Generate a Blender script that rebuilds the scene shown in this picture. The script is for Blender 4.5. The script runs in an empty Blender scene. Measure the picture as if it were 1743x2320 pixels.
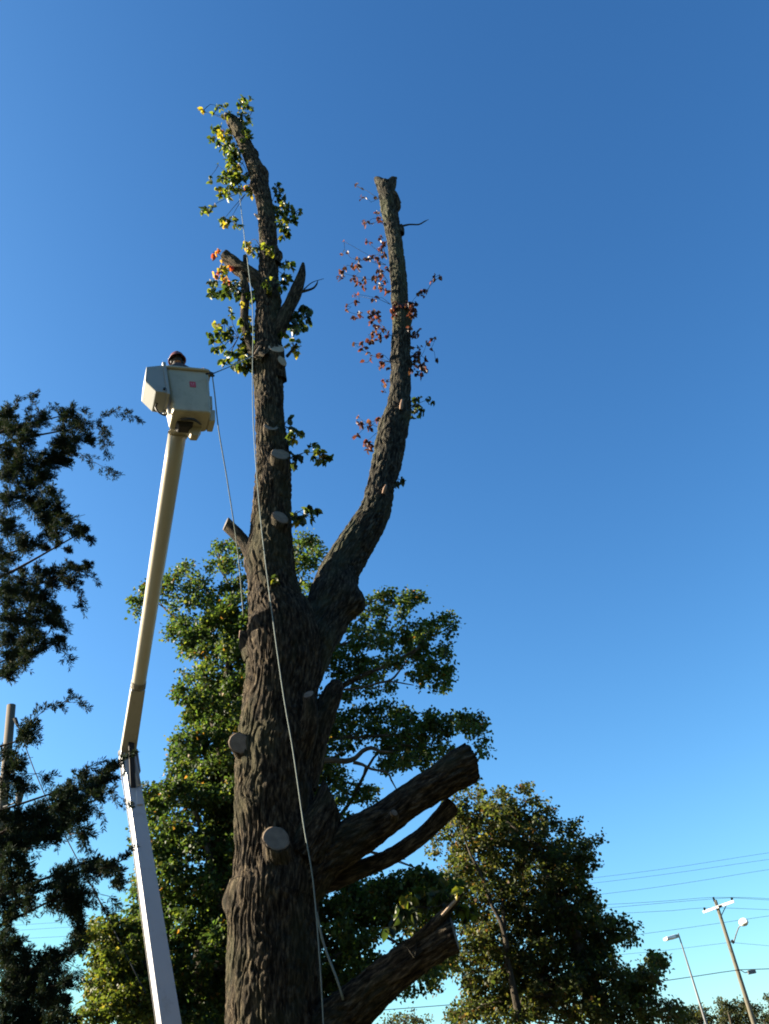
import bpy, bmesh, math, random
import numpy as np
from mathutils import Vector, Matrix
R = math.radians
rng = np.random.default_rng(7)
random.seed(7)
S = bpy.context.scene
COL = S.collection

# ------------------------------------------------------------------ camera
PITCH, ROLL, FPX = R(35.9), R(9.0), 1950.0          # focal length in pixels of a 1743 x 2320 frame
CAM = np.array([0.0, 0.0, 1.6])
_f = np.array([0, math.cos(PITCH), math.sin(PITCH)])
_u0 = np.array([0, -math.sin(PITCH), math.cos(PITCH)])
_r0 = np.array([1.0, 0, 0])
_r = math.cos(ROLL)*_r0 - math.sin(ROLL)*_u0
_u = math.cos(ROLL)*_u0 + math.sin(ROLL)*_r0
cd = bpy.data.cameras.new("camera"); cam = bpy.data.objects.new("camera", cd); COL.objects.link(cam)
cd.sensor_fit = 'VERTICAL'; cd.sensor_height = 24.0; cd.lens = FPX/2320*24.0
cd.clip_start = 0.1; cd.clip_end = 6000
cam.matrix_world = Matrix(((_r[0], _u[0], -_f[0], CAM[0]), (_r[1], _u[1], -_f[1], CAM[1]), (_r[2], _u[2], -_f[2], CAM[2]), (0, 0, 0, 1)))
S.camera = cam

# ------------------------------------------------------------------ sky and sun
SUN_AZ, SUN_EL = R(-85), R(25)                       # azimuth from +Y towards +X
w = bpy.data.worlds.new("World"); S.world = w; w.use_nodes = True
nt = w.node_tree; nt.nodes.clear()
sky = nt.nodes.new('ShaderNodeTexSky'); sky.sky_type = 'NISHITA'; sky.sun_disc = False
sky.sun_elevation = SUN_EL; sky.sun_rotation = SUN_AZ
sky.altitude = 100; sky.air_density = 1.0; sky.dust_density = 1.0; sky.ozone_density = 3.0
bg = nt.nodes.new('ShaderNodeBackground'); bg.inputs[1].default_value = 0.15
wo = nt.nodes.new('ShaderNodeOutputWorld')
sp = nt.nodes.new('ShaderNodeSeparateColor'); cb_ = nt.nodes.new('ShaderNodeCombineColor'); nt.links.new(sky.outputs[0], sp.inputs[0])
for k, (pw, off) in enumerate(((1.5, -.80), (1.3, -.72), (1.15, -.79))):   # the phone's deep blue colour response
    p_ = nt.nodes.new('ShaderNodeMath'); p_.operation = 'POWER'; p_.inputs[1].default_value = pw; nt.links.new(sp.outputs[k], p_.inputs[0])
    q_ = nt.nodes.new('ShaderNodeMath'); q_.operation = 'MULTIPLY'; q_.inputs[1].default_value = math.exp(off)*0.15**(pw-1); nt.links.new(p_.outputs[0], q_.inputs[0])
    m_ = nt.nodes.new('ShaderNodeMath'); m_.operation = 'MINIMUM'; m_.inputs[1].default_value = 1.85; nt.links.new(q_.outputs[0], m_.inputs[0])
    nt.links.new(m_.outputs[0], cb_.inputs[k])
nt.links.new(cb_.outputs[0], bg.inputs[0]); nt.links.new(bg.outputs[0], wo.inputs[0])
sl = bpy.data.lights.new("sun", 'SUN'); sl.energy = 5.0; sl.angle = R(0.5); sl.color = (1.0, 0.87, 0.68)
so = bpy.data.objects.new("sun", sl); COL.objects.link(so)
sd = Vector((math.sin(SUN_AZ)*math.cos(SUN_EL), math.cos(SUN_AZ)*math.cos(SUN_EL), math.sin(SUN_EL)))
so.rotation_euler = sd.to_track_quat('Z', 'Y').to_euler(); so.location = (-30, 10, 30)
S.view_settings.view_transform = 'Standard'; S.view_settings.look = 'None'
S.view_settings.exposure = 2.1; S.view_settings.gamma = 1.0; S.view_settings.use_curve_mapping = False
S.cycles.filter_width = 1.9; S.cycles.max_bounces = 8; S.cycles.transparent_max_bounces = 8

# ------------------------------------------------------------------ helpers
def at(u, v, Y):
    """the point at depth Y seen along the ray of photo pixel (u, v)"""
    d = _f + _r*(u-871.5)/FPX - _u*(v-1160)/FPX
    return CAM + d*(Y/d[1])
def mpp(p):
    """metres per photo pixel at point p"""
    return float((np.asarray(p)-CAM) @ _f)/FPX
def nrm(a):
    a = np.asarray(a, float); return a/(np.linalg.norm(a, axis=-1, keepdims=True)+1e-12)
def vnoise(p, seed=0):
    p = np.asarray(p, float); i = np.floor(p).astype(np.int64); f = p-i; f = f*f*(3-2*f)
    def h(x, y, z):
        n = (x*374761393 + y*668265263 + z*2147483647 + seed*1274126177) & 0xffffffff
        n = ((n ^ (n >> 13))*1274126177) & 0xffffffff
        n = ((n ^ (n >> 15))*2246822519) & 0xffffffff
        return ((n ^ (n >> 16)) & 0xffff)/65535.0
    x, y, z = i[..., 0], i[..., 1], i[..., 2]; fx, fy, fz = f[..., 0], f[..., 1], f[..., 2]
    L = lambda a, b, t: a+(b-a)*t
    return L(L(L(h(x, y, z), h(x+1, y, z), fx), L(h(x, y+1, z), h(x+1, y+1, z), fx), fy),
             L(L(h(x, y, z+1), h(x+1, y, z+1), fx), L(h(x, y+1, z+1), h(x+1, y+1, z+1), fx), fy), fz)
def empty(name, loc=(0, 0, 0)):
    o = bpy.data.objects.new(name, None); COL.objects.link(o); o.location = loc; o.empty_display_size = 0.3
    return o
def tag(o, label=None, cat=None, group=None, kind=None):
    if label: o['label'] = label
    if cat: o['category'] = cat
    if group: o['group'] = group
    if kind: o['kind'] = kind
    return o
def adopt(o, parent):
    if parent is not None:
        o.parent = parent
        bpy.context.view_layer.update()
        o.matrix_parent_inverse = parent.matrix_world.inverted()
    return o
def link(name, me, mat, parent=None, smooth=False):
    o = bpy.data.objects.new(name, me); COL.objects.link(o)
    if mat is not None:
        for m in (mat if isinstance(mat, (list, tuple)) else [mat]): me.materials.append(m)
    if smooth: me.polygons.foreach_set('use_smooth', [True]*len(me.polygons))
    return adopt(o, parent)
def mesh_np(name, verts, faces, mat, parent=None, smooth=False, col=None, vec=None):
    """faces: (N,4) or (N,3) int array, or list of such arrays"""
    if not isinstance(faces, list): faces = [faces]
    faces = [f for f in faces if len(f)]
    me = bpy.data.meshes.new(name); verts = np.asarray(verts, np.float32)
    me.vertices.add(len(verts)); me.vertices.foreach_set('co', verts.ravel())
    nl = sum(f.size for f in faces); npoly = sum(len(f) for f in faces)
    me.loops.add(nl); me.polygons.add(npoly)
    me.loops.foreach_set('vertex_index', np.concatenate([f.ravel() for f in faces]).astype(np.int32))
    tot = np.concatenate([np.full(len(f), f.shape[1]) for f in faces]).astype(np.int32)
    st = np.concatenate([[0], np.cumsum(tot)[:-1]]).astype(np.int32)
    me.polygons.foreach_set('loop_start', st); me.polygons.foreach_set('loop_total', tot)
    me.update(calc_edges=True)
    if col is not None:
        a = me.color_attributes.new('tint', 'FLOAT_COLOR', 'POINT')
        c4 = np.ones((len(verts), 4), np.float32); c4[:, :3] = col; a.data.foreach_set('color', c4.ravel())
    if vec is not None:
        a = me.attributes.new('grain', 'FLOAT_VECTOR', 'POINT'); a.data.foreach_set('vector', np.asarray(vec, np.float32).ravel())
    return link(name, me, mat, parent, smooth)

# ------------------------------------------------------------------ materials
def newmat(name):
    m = bpy.data.materials.new(name); m.use_nodes = True
    nt = m.node_tree; b = nt.nodes['Principled BSDF']
    return m, nt, b
def ramp(nt, fac, stops):
    r = nt.nodes.new('ShaderNodeValToRGB'); e = r.color_ramp.elements
    while len(e) < len(stops): e.new(0.5)
    for k, (p, c) in enumerate(stops): e[k].position = p; e[k].color = (*c, 1)
    nt.links.new(fac, r.inputs[0]); return r.outputs[0]
def noise(nt, vec, scale, detail=4, rough=0.55, mapscale=None):
    n = nt.nodes.new('ShaderNodeTexNoise'); n.inputs['Scale'].default_value = scale
    n.inputs['Detail'].default_value = detail; n.inputs['Roughness'].default_value = rough
    if mapscale is not None:
        mp = nt.nodes.new('ShaderNodeMapping'); mp.inputs['Scale'].default_value = mapscale
        nt.links.new(vec, mp.inputs[0]); vec = mp.outputs[0]
    nt.links.new(vec, n.inputs['Vector']); return n.outputs[0]
def bump(nt, b, h, strength, dist):
    bn = nt.nodes.new('ShaderNodeBump'); bn.inputs['Strength'].default_value = strength; bn.inputs['Distance'].default_value = dist
    nt.links.new(h, bn.inputs['Height']); nt.links.new(bn.outputs[0], b.inputs['Normal'])
def bark_mat(name, c0, c1, c2, f=14.0, moss=None):
    m, nt, b = newmat(name)
    at_ = nt.nodes.new('ShaderNodeAttribute'); at_.attribute_name = 'grain'
    n1 = noise(nt, at_.outputs['Vector'], f, 6, 0.72, (1, 1, 0.24))
    n2 = noise(nt, at_.outputs['Vector'], f*3.1, 4, 0.6, (1, 1, 0.35))
    c = ramp(nt, n1, [(0.38, c0), (0.52, c1), (0.72, c2)])
    if moss:
        n3 = noise(nt, at_.outputs['Vector'], 1.7, 3, 0.6, (1, 1, 0.5))
        msk = ramp(nt, n3, [(0.48, (0, 0, 0)), (0.62, (1, 1, 1))])
        mx = nt.nodes.new('ShaderNodeMix'); mx.data_type = 'RGBA'
        nt.links.new(msk, mx.inputs[0]); nt.links.new(c, mx.inputs[6]); mx.inputs[7].default_value = (*moss, 1)
        hm = nt.nodes.new('ShaderNodeMix'); hm.data_type = 'RGBA'; hm.inputs[0].default_value = 0.5
        nt.links.new(c, hm.inputs[6]); nt.links.new(mx.outputs[2], hm.inputs[7]); c = hm.outputs[2]
    nt.links.new(c, b.inputs['Base Color']); b.inputs['Roughness'].default_value = 0.95
    b.inputs['Specular IOR Level'].default_value = 0.15
    ad = nt.nodes.new('ShaderNodeMath'); ad.operation = 'MULTIPLY_ADD'
    nt.links.new(n2, ad.inputs[0]); ad.inputs[1].default_value = 0.45; nt.links.new(n1, ad.inputs[2])
    bump(nt, b, ad.outputs[0], 1.0, 0.07)
    return m
def leaf_mat(name, trans=0.5, rough=0.42, spec=.45):
    m, nt, b = newmat(name)
    a = nt.nodes.new('ShaderNodeAttribute'); a.attribute_name = 'tint'
    nt.links.new(a.outputs['Color'], b.inputs['Base Color']); b.inputs['Roughness'].default_value = rough
    b.inputs['Specular IOR Level'].default_value = spec
    t = nt.nodes.new('ShaderNodeBsdfTranslucent')
    mu = nt.nodes.new('ShaderNodeMix'); mu.data_type = 'RGBA'; mu.blend_type = 'MULTIPLY'; mu.inputs[0].default_value = 1
    nt.links.new(a.outputs['Color'], mu.inputs[6]); mu.inputs[7].default_value = (1.9, 1.75, 0.8, 1)
    nt.links.new(mu.outputs[2], t.inputs[0])
    mx = nt.nodes.new('ShaderNodeMixShader'); mx.inputs[0].default_value = trans
    nt.links.new(b.outputs[0], mx.inputs[1]); nt.links.new(t.outputs[0], mx.inputs[2])
    nt.links.new(mx.outputs[0], nt.nodes['Material Output'].inputs[0])
    return m
def plain_mat(name, c, rough=0.5, dirt=None, dscale=6.0, metal=0.0, damt=0.6, spec=0.5):
    m, nt, b = newmat(name)
    b.inputs['Roughness'].default_value = rough; b.inputs['Metallic'].default_value = metal
    b.inputs['Specular IOR Level'].default_value = spec
    if dirt:
        tc = nt.nodes.new('ShaderNodeTexCoord')
        n = noise(nt, tc.outputs['Object'], dscale, 6, 0.7)
        d = tuple(c[k]*(1-damt)+dirt[k]*damt for k in range(3))
        nt.links.new(ramp(nt, n, [(0.3, d), (0.46, tuple(c[k]*.92+d[k]*.08 for k in range(3))), (0.62, c), (0.8, tuple(min(1, x*1.04) for x in c))]), b.inputs['Base Color'])
        bump(nt, b, n, 0.15, 0.01)
    else: b.inputs['Base Color'].default_value = (*c, 1)
    return m
def wood_mat(name, c0, c1):
    m, nt, b = newmat(name)
    a = nt.nodes.new('ShaderNodeAttribute'); a.attribute_name = 'grain'
    ln = nt.nodes.new('ShaderNodeVectorMath'); ln.operation = 'LENGTH'; nt.links.new(a.outputs['Vector'], ln.inputs[0])
    n = noise(nt, a.outputs['Vector'], 9, 4)
    ad = nt.nodes.new('ShaderNodeMath'); ad.operation = 'MULTIPLY_ADD'; nt.links.new(n, ad.inputs[0]); ad.inputs[1].default_value = 0.05
    nt.links.new(ln.outputs['Value'], ad.inputs[2])
    sn = nt.nodes.new('ShaderNodeMath'); sn.operation = 'MULTIPLY'; nt.links.new(ad.outputs[0], sn.inputs[0]); sn.inputs[1].default_value = 260
    s2 = nt.nodes.new('ShaderNodeMath'); s2.operation = 'SINE'; nt.links.new(sn.outputs[0], s2.inputs[0])
    s3 = nt.nodes.new('ShaderNodeMath'); s3.operation = 'MULTIPLY_ADD'; nt.links.new(s2.outputs[0], s3.inputs[0]); s3.inputs[1].default_value = 0.2
    nt.links.new(n, s3.inputs[2])
    nt.links.new(ramp(nt, s3.outputs[0], [(0.25, c0), (0.75, c1)]), b.inputs['Base Color']); b.inputs['Roughness'].default_value = 0.85
    return m
M = {}
M['bark'] = bark_mat('bark', (0.005, 0.004, 0.003), (0.052, 0.040, 0.027), (0.23, 0.18, 0.115), 24, moss=(0.06, 0.062, 0.032))
M['bark_grey'] = bark_mat('bark_grey', (0.006, 0.005, 0.004), (0.046, 0.042, 0.032), (0.18, 0.165, 0.12), 26, moss=(0.085, 0.095, 0.055))
M['bark_far'] = bark_mat('bark_far', (0.03, 0.025, 0.018), (0.07, 0.06, 0.045), (0.12, 0.1, 0.075), 12)
M['cedar_bark'] = bark_mat('cedar_bark', (0.03, 0.02, 0.015), (0.06, 0.042, 0.03), (0.1, 0.07, 0.05), 16)
M['cut'] = wood_mat('cut', (0.11, 0.08, 0.055), (0.24, 0.18, 0.125))
M['cut_fresh'] = wood_mat('cut_fresh', (0.26, 0.18, 0.12), (0.42, 0.31, 0.21))
M['cut_old'] = wood_mat('cut_old', (0.06, 0.05, 0.04), (0.12, 0.1, 0.08))
M['inner'] = plain_mat('inner', (0.26, 0.16, 0.10), 0.8, (0.18, 0.08, 0.045), 20)
M['leaf'] = leaf_mat('leaf'); M['leaf_far'] = leaf_mat('leaf_far', 0.5, 0.55, .3); M['needles'] = leaf_mat('needles', 0.12, 0.8, .05)
M['cream'] = plain_mat('cream', (0.46, 0.40, 0.27), 0.4, (0.17, 0.13, 0.08), 2.2, damt=0.45)
M['cream_boom'] = plain_mat('cream_boom', (0.47, 0.43, 0.33), 0.3, (0.28, 0.25, 0.18), 1.2, damt=0.3)
M['grey_box'] = plain_mat('grey_box', (0.30, 0.31, 0.29), 0.5, (0.2, 0.16, 0.12), 3.0, damt=0.4)
M['white'] = plain_mat('white', (0.50, 0.51, 0.53), 0.35, (0.2, 0.16, 0.12), 3.5, damt=0.35)
M['steel_dirty'] = plain_mat('steel_dirty', (0.36, 0.325, 0.25), 0.5, (0.12, 0.09, 0.06), 3.0, damt=0.6)
M['black'] = plain_mat('black', (0.02, 0.02, 0.02), 0.5)
M['grease'] = plain_mat('grease', (0.016, 0.013, 0.011), 0.7, (0.04, 0.025, 0.015), 9)
M['decal'] = plain_mat('decal', (0.55, 0.03, 0.05), 0.5)
M['decal_white'] = plain_mat('decal_white', (0.62, 0.30, 0.32), 0.5)
M['rope'] = plain_mat('rope', (0.20, 0.24, 0.22), 0.85, (0.10, 0.12, 0.09), 30, damt=0.4)
M['rope_blue'] = plain_mat('rope_blue', (0.08, 0.2, 0.33), 0.8)
M['pole'] = plain_mat('pole', (0.11, 0.10, 0.07), 0.9, (0.06, 0.045, 0.03), 5)
M['poleb'] = plain_mat('pole_brown', (0.10, 0.08, 0.055), 0.9, (0.05, 0.035, 0.025), 5)
M['galv'] = plain_mat('galv', (0.13, 0.135, 0.14), 0.6, (0.08, 0.07, 0.065), 5, metal=0.3)
M['lamp_white'] = plain_mat('lamp_white', (0.8, 0.8, 0.78), 0.4)
M['wire'] = plain_mat('wire', (0.02, 0.025, 0.03), 0.85, spec=0.15)
M['hat'] = plain_mat('hat', (0.15, 0.045, 0.035), 0.45, (0.05, 0.02, 0.02), 12)
M['skin'] = plain_mat('skin', (0.42, 0.25, 0.17), 0.6)
M['shirt'] = plain_mat('shirt', (0.05, 0.05, 0.06), 0.85)
M['jeans'] = plain_mat('jeans', (0.05, 0.07, 0.12), 0.9)
M['glass'] = plain_mat('lens', (0.55, 0.55, 0.5), 0.15)

# ------------------------------------------------------------------ tube with bark relief
def resample(pts, rad, ds):
    pts = np.asarray(pts, float); rad = np.asarray(rad, float)
    P = np.vstack([2*pts[0]-pts[1], pts, 2*pts[-1]-pts[-2]]); Q = np.concatenate([[rad[0]], rad, [rad[-1]]])
    out, ro = [], []
    for k in range(1, len(P)-2):
        n = max(1, int(np.linalg.norm(P[k+1]-P[k])/ds)); t = (np.arange(n)/n)[:, None]
        a, b, c, d = P[k-1], P[k], P[k+1], P[k+2]
        out.append(0.5*((2*b)+(-a+c)*t+(2*a-5*b+4*c-d)*t**2+(-a+3*b-3*c+d)*t**3)); t = t[:, 0]
        a, b, c, d = Q[k-1], Q[k], Q[k+1], Q[k+2]
        ro.append(0.5*((2*b)+(-a+c)*t+(2*a-5*b+4*c-d)*t**2+(-a+3*b-3*c+d)*t**3))
    out.append(P[-2][None]); ro.append([Q[-2]])
    return np.vstack(out), np.maximum(np.concatenate(ro), 0.003)
def frames(P):
    T = np.gradient(P, axis=0); T = nrm(T)
    ref = np.array([0, -1.0, 0]) if abs(T[0][1]) < 0.9 else np.array([1.0, 0, 0])
    N = np.zeros_like(T); n = ref-T[0]*(ref@T[0]); N[0] = n/np.linalg.norm(n)
    for i in range(1, len(T)):
        n = N[i-1]-T[i]*(N[i-1]@T[i]); N[i] = n/np.linalg.norm(n)
    return T, N, np.cross(T, N)
def tube(pts, rad, seg=12, ds=0.1, relief=0.0, lumps=0.0, seed=0, cut=None, bumps=(), smoothpath=True, f=11.0):
    """returns verts, faces, grain and the last ring. cut = normal of the sawn end; bumps = (point, radius, height)"""
    if smoothpath: P, r = resample(pts, rad, ds)
    else: P, r = np.asarray(pts, float), np.asarray(rad, float)
    T, N, B = frames(P)
    s = np.concatenate([[0], np.cumsum(np.linalg.norm(np.diff(P, axis=0), axis=1))])
    th = np.arange(seg)/seg*2*math.pi
    dirs = N[:, None, :]*np.cos(th)[None, :, None] + B[:, None, :]*np.sin(th)[None, :, None]
    G = np.stack([r[:, None]*np.cos(th), r[:, None]*np.sin(th), np.repeat(s[:, None], seg, 1)], -1)
    rr = np.repeat(r[:, None], seg, 1)
    if lumps: rr = rr*(1+lumps*(2*vnoise(G*np.array([3.0, 3.0, 1.3]), seed)-1)+lumps*.5*(2*vnoise(G*np.array([8., 8., 4.]), seed+5)-1))
    if relief:
        warp = (vnoise(G*np.array([3.5, 3.5, 3.]), seed+3)-.5)[..., None]*np.array([.22, .22, 0])
        g = (G+warp)*np.array([f, f, f*0.12])
        n1 = vnoise(g, seed+1); n2 = vnoise(g*2.3+7, seed+2); n3 = vnoise((G+warp)*np.array([f*1.6, f*1.6, f*.8]), seed+9)
        h = np.clip(np.abs(2*n1-1)*3.2, 0, 1)*(.45+.35*n3)+n2*0.35+n3*0.25
        amp = relief*np.minimum(1, r/0.25)[:, None]
        rr = rr+amp*(h-0.55)
    V = P[:, None, :]+dirs*rr[..., None]
    for bp, br, bh in bumps:
        d = np.linalg.norm(V-np.asarray(bp), axis=-1); V = V+dirs*(bh*np.exp(-(d/br)**2))[..., None]
    if cut is not None:
        n = nrm(cut); c = P[-1]; ax = T[-1]
        dd = (V-c)@n; k = ax@n
        over = dd > 0; over[-1] = True
        V = np.where(over[..., None], V-ax*(dd/k)[..., None], V)
    nr = len(P); i = np.arange(nr-1)[:, None]*seg; j = np.arange(seg); jn = (j+1) % seg
    F = np.stack([i+j, i+jn, i+seg+jn, i+seg+j], -1).reshape(-1, 4)
    ring = V[-1].copy(); V = V.reshape(-1, 3); G = G.reshape(-1, 3)
    c = len(V); V = np.vstack([V, ring.mean(0)]); G = np.vstack([G, G[-1]])
    b = (nr-1)*seg; F3 = np.stack([b+j, b+jn, np.full(seg, c)], -1)
    return V, F, F3, G, ring
def merge(parts):
    V, F4, F3, G, o = [], [], [], [], 0
    for (v, f4, f3, g, *_) in parts:
        V.append(v); F4.append(f4+o); F3.append(f3+o); G.append(g); o += len(v)
    return np.vstack(V), [np.vstack(F4), np.vstack(F3)], np.vstack(G)
def limb_obj(name, mat, parent, t, smooth=True):
    return mesh_np(name, t[0], [t[1], t[2]], mat, parent, smooth, vec=t[3])
def cut_disc(name, mat, parent, ring, n, off=0.006, shrink=0.93, dish=0.0):
    n = nrm(n); c = ring.mean(0); rel = (ring-c)*shrink; rel = rel-np.outer(rel@n, n)
    rr = np.linalg.norm(rel, axis=1); rel = rel*(np.minimum(rr, np.median(rr)*1.08)/rr)[:, None]
    seg = len(ring); V = [c+n*off]; G = [np.zeros(3)]
    e1 = nrm(np.cross(n, [0.3, 0.2, 0.9])); e2 = np.cross(n, e1)
    fr = [0.3, 0.6, 0.85, 1.0]
    for q in fr:
        for x in rel: V.append(c+x*q+n*off); G.append(np.array([x@e1, x@e2, 0])*q)
    V.extend(c+x*1.0-n*0.03 for x in rel); G.extend([np.array([x@e1, x@e2, 0]) for x in rel])
    V = np.array(V); j = np.arange(seg); jn = (j+1) % seg
    F3 = np.stack([np.zeros(seg, int), 1+j, 1+jn], -1)
    F4 = np.vstack([np.stack([1+k*seg+j, 1+(k+1)*seg+j, 1+(k+1)*seg+jn, 1+k*seg+jn], -1) for k in range(len(fr))])
    return mesh_np(name, V, [F4, F3], mat, parent, vec=np.array(G))
def pxpath(rows, Y):
    """rows of (u, v, width_px[, dY]) to points and radii"""
    P, r = [], []
    for q in rows:
        p = at(q[0], q[1], Y+(q[3] if len(q) > 3 else 0)); P.append(p); r.append(q[2]/2*mpp(p))
    return P, r
K = 1743/1662.0

# ------------------------------------------------------------------ leaves
def leaf_cloud(C, tips, nor, L, W, col, rich=False, fold=0.25):
    """C base points, tips unit directions, nor unit normals, L W lengths; returns verts, quads, colours"""
    n = len(C); L = np.broadcast_to(L, n)[:, None]; W = np.broadcast_to(W, n)[:, None]
    side = nrm(np.cross(tips, nor)); up = np.cross(side, tips)
    if rich:
        V = np.stack([C, C+tips*L*.28+side*W*.5+up*W*fold, C+tips*L*.66+side*W*.42+up*W*fold*.8-nor*L*.03, C+tips*L-nor*L*.12,
                      C+tips*L*.66-side*W*.42+up*W*fold*.8-nor*L*.03, C+tips*L*.28-side*W*.5+up*W*fold], 1)
        b = np.arange(n)[:, None]*6
        F = np.concatenate([b+np.array([0, 1, 2, 3]), b+np.array([0, 3, 4, 5])])
        return V.reshape(-1, 3), F, np.repeat(col, 6, 0)
    V = np.stack([C, C+tips*L*.5+side*W*.5+up*W*fold, C+tips*L, C+tips*L*.5-side*W*.5+up*W*fold], 1)
    F = np.arange(n*4).reshape(n, 4)
    return V.reshape(-1, 3), F, np.repeat(col, 4, 0)
def rdir(n): return nrm(rng.normal(size=(n, 3)))
def tints(n, pal, wts, jit=0.25):
    pal = np.array(pal)*0.70; k = rng.choice(len(pal), n, p=np.array(wts)/sum(wts))
    c = pal[k]*(1+jit*(rng.random((n, 1))*2-1)); c = c*(1+0.08*(rng.random((n, 3))*2-1)); return np.clip(c, 0.004, 0.9)
def in_poly(p, poly):
    x, y = p; c = False; n = len(poly)
    for i in range(n):
        x1, y1 = poly[i]; x2, y2 = poly[(i+1) % n]
        if (y1 > y) != (y2 > y) and x < (x2-x1)*(y-y1)/(y2-y1)+x1: c = not c
    return c
def edge_dist(p, poly):
    m = 1e9; x, y = p
    for i in range(len(poly)):
        x1, y1 = poly[i]; x2, y2 = poly[(i+1) % len(poly)]
        dx, dy = x2-x1, y2-y1; t = max(0, min(1, ((x-x1)*dx+(y-y1)*dy)/(dx*dx+dy*dy+1e-9)))
        m = min(m, math.hypot(x-x1-t*dx, y-y1-t*dy))
    return m
def fill_poly(poly, r0, r1, holes=(), tries=4000, pack=0.75):
    rnd = random.Random(len(poly)*7+int(r0)); out = []
    xs = [p[0] for p in poly]; ys = [p[1] for p in poly]
    for _ in range(tries):
        r = rnd.uniform(r0, r1); p = (rnd.uniform(min(xs), max(xs)), rnd.uniform(min(ys), max(ys)))
        if not in_poly(p, poly) or edge_dist(p, poly) < r*0.62: continue
        if any(math.hypot(p[0]-q[0], p[1]-q[1]) < (r+q[2])*0.5*pack for q in out): continue
        if any(math.hypot(p[0]-h[0], p[1]-h[1]) < h[2]+r*0.6 for h in holes): continue
        out.append((p[0], p[1], r))
    return out
def crown(parent, clumps, Y, spread, leaf=0.11, dens=1.0, pal=None, wts=None, mat='leaf_far', trunk=None, sub=0.30, per=17, limbcol='bark_far', limbn=1.0, trunkr=0.25, flat=0.8, holes=()):
    C, D = [], []
    centres = []
    for (u, v, r) in clumps:
        p = at(u, v, Y+rng.uniform(-spread, spread)); rm = r*mpp(p); centres.append((p, rm))
        ns = max(3, int(dens*rng.uniform(.8, 2.2)*(rm/sub)**2*4.6+3))
        q = rdir(ns)*(rng.random((ns, 1))**0.42)*rm*np.array([1, 1, flat])*rng.uniform(.85, 1.06, (ns, 1))
        for c in q:
            k = rng.integers(int(per*.6), int(per*1.5)); s = sub*rng.uniform(.45, .9)
            C.append(p+c+rng.normal(size=(k, 3))*s*np.array([.55, .55, .38])); D.append(np.repeat((nrm(c)*.5)[None], k, 0))
    C = np.vstack(C); D = np.vstack(D); n = len(C)
    if holes:
        d = C-CAM; z = d@_f; pu = 871.5+FPX*(d@_r)/z; pv = 1160-FPX*(d@_u)/z; keep = np.ones(n, bool)
    tips = nrm(D+rdir(n)*0.8+np.array([0, 0, -0.35])); nor = nrm(rdir(n)*.8+np.array([0, 0, .8])); nor = nrm(nor-tips*(np.sum(nor*tips, 1, keepdims=True)))
    L = leaf*rng.uniform(.65, 1.3, n)
    V, F, c = leaf_cloud(C, tips, nor, L, L*.78, tints(n, pal, wts))
    fo = mesh_np('foliage', V, F, M[mat], parent, col=c)
    if trunk is not None:
        P, r = trunk; tt = tube(P, r, 14, 0.3, relief=0.02, lumps=0.08, seed=3); limb_obj('trunk', M[limbcol], parent, tt)
        P = np.array(P, float); br = []
        for k, (p, rm) in enumerate(centres):
            if rng.random() > limbn: continue
            tgt_z = min(p[2]-0.45*np.hypot(*(p[:2]-P[0][:2]))-0.5, P[-1][2]); tgt_z = max(tgt_z, P[0][2]+0.35*(P[-1][2]-P[0][2])*rng.uniform(.5, 1))
            i = int(np.argmin(np.abs(P[:, 2]-tgt_z))); b = P[i].copy()
            if i+1 < len(P): b = P[i]+(P[i+1]-P[i])*rng.random()*.8
            L = np.linalg.norm(p-b); m = b*.5+p*.5+np.array([0, 0, .08*L])+rng.normal(size=3)*.06*L
            m2 = b*.22+p*.78+np.array([0, 0, .05*L])+rng.normal(size=3)*.05*L
            r0 = min(trunkr*.45, .012*L+.02)
            br.append(tube([b, m, m2, p+rng.normal(size=3)*.2*rm], [r0, r0*.62, r0*.35, .012], 6, .35, lumps=.1, seed=k))
            for _ in range(1):
                e = p+rdir(1)[0]*rm*.8; br.append(tube([m2, (m2+e)/2+rng.normal(size=3)*.12*rm, e], [.025, .016, .008], 4, .4))
        if br:
            v, ff, g = merge(br); mesh_np('branches', v, ff, M[limbcol], parent, True, vec=g)
    return fo

# palettes (real leaf colours)
OAK = ([(.048, .095, .030), (.075, .125, .034), (.12, .16, .040), (.035, .065, .022), (.26, .15, .04)], [30, 26, 14, 26, 2])
OAKD = ([(.065, .095, .032), (.10, .12, .04), (.15, .15, .05), (.045, .065, .026), (.14, .085, .04)], [30, 24, 10, 28, 6])
LIME = ([(.08, .12, .026), (.12, .15, .032), (.05, .08, .022), (.22, .2, .05)], [30, 25, 24, 5])
CEDAR = ([(.020, .036, .026), (.030, .050, .030), (.012, .022, .017), (.060, .062, .030)], [40, 26, 26, 6])

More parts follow.
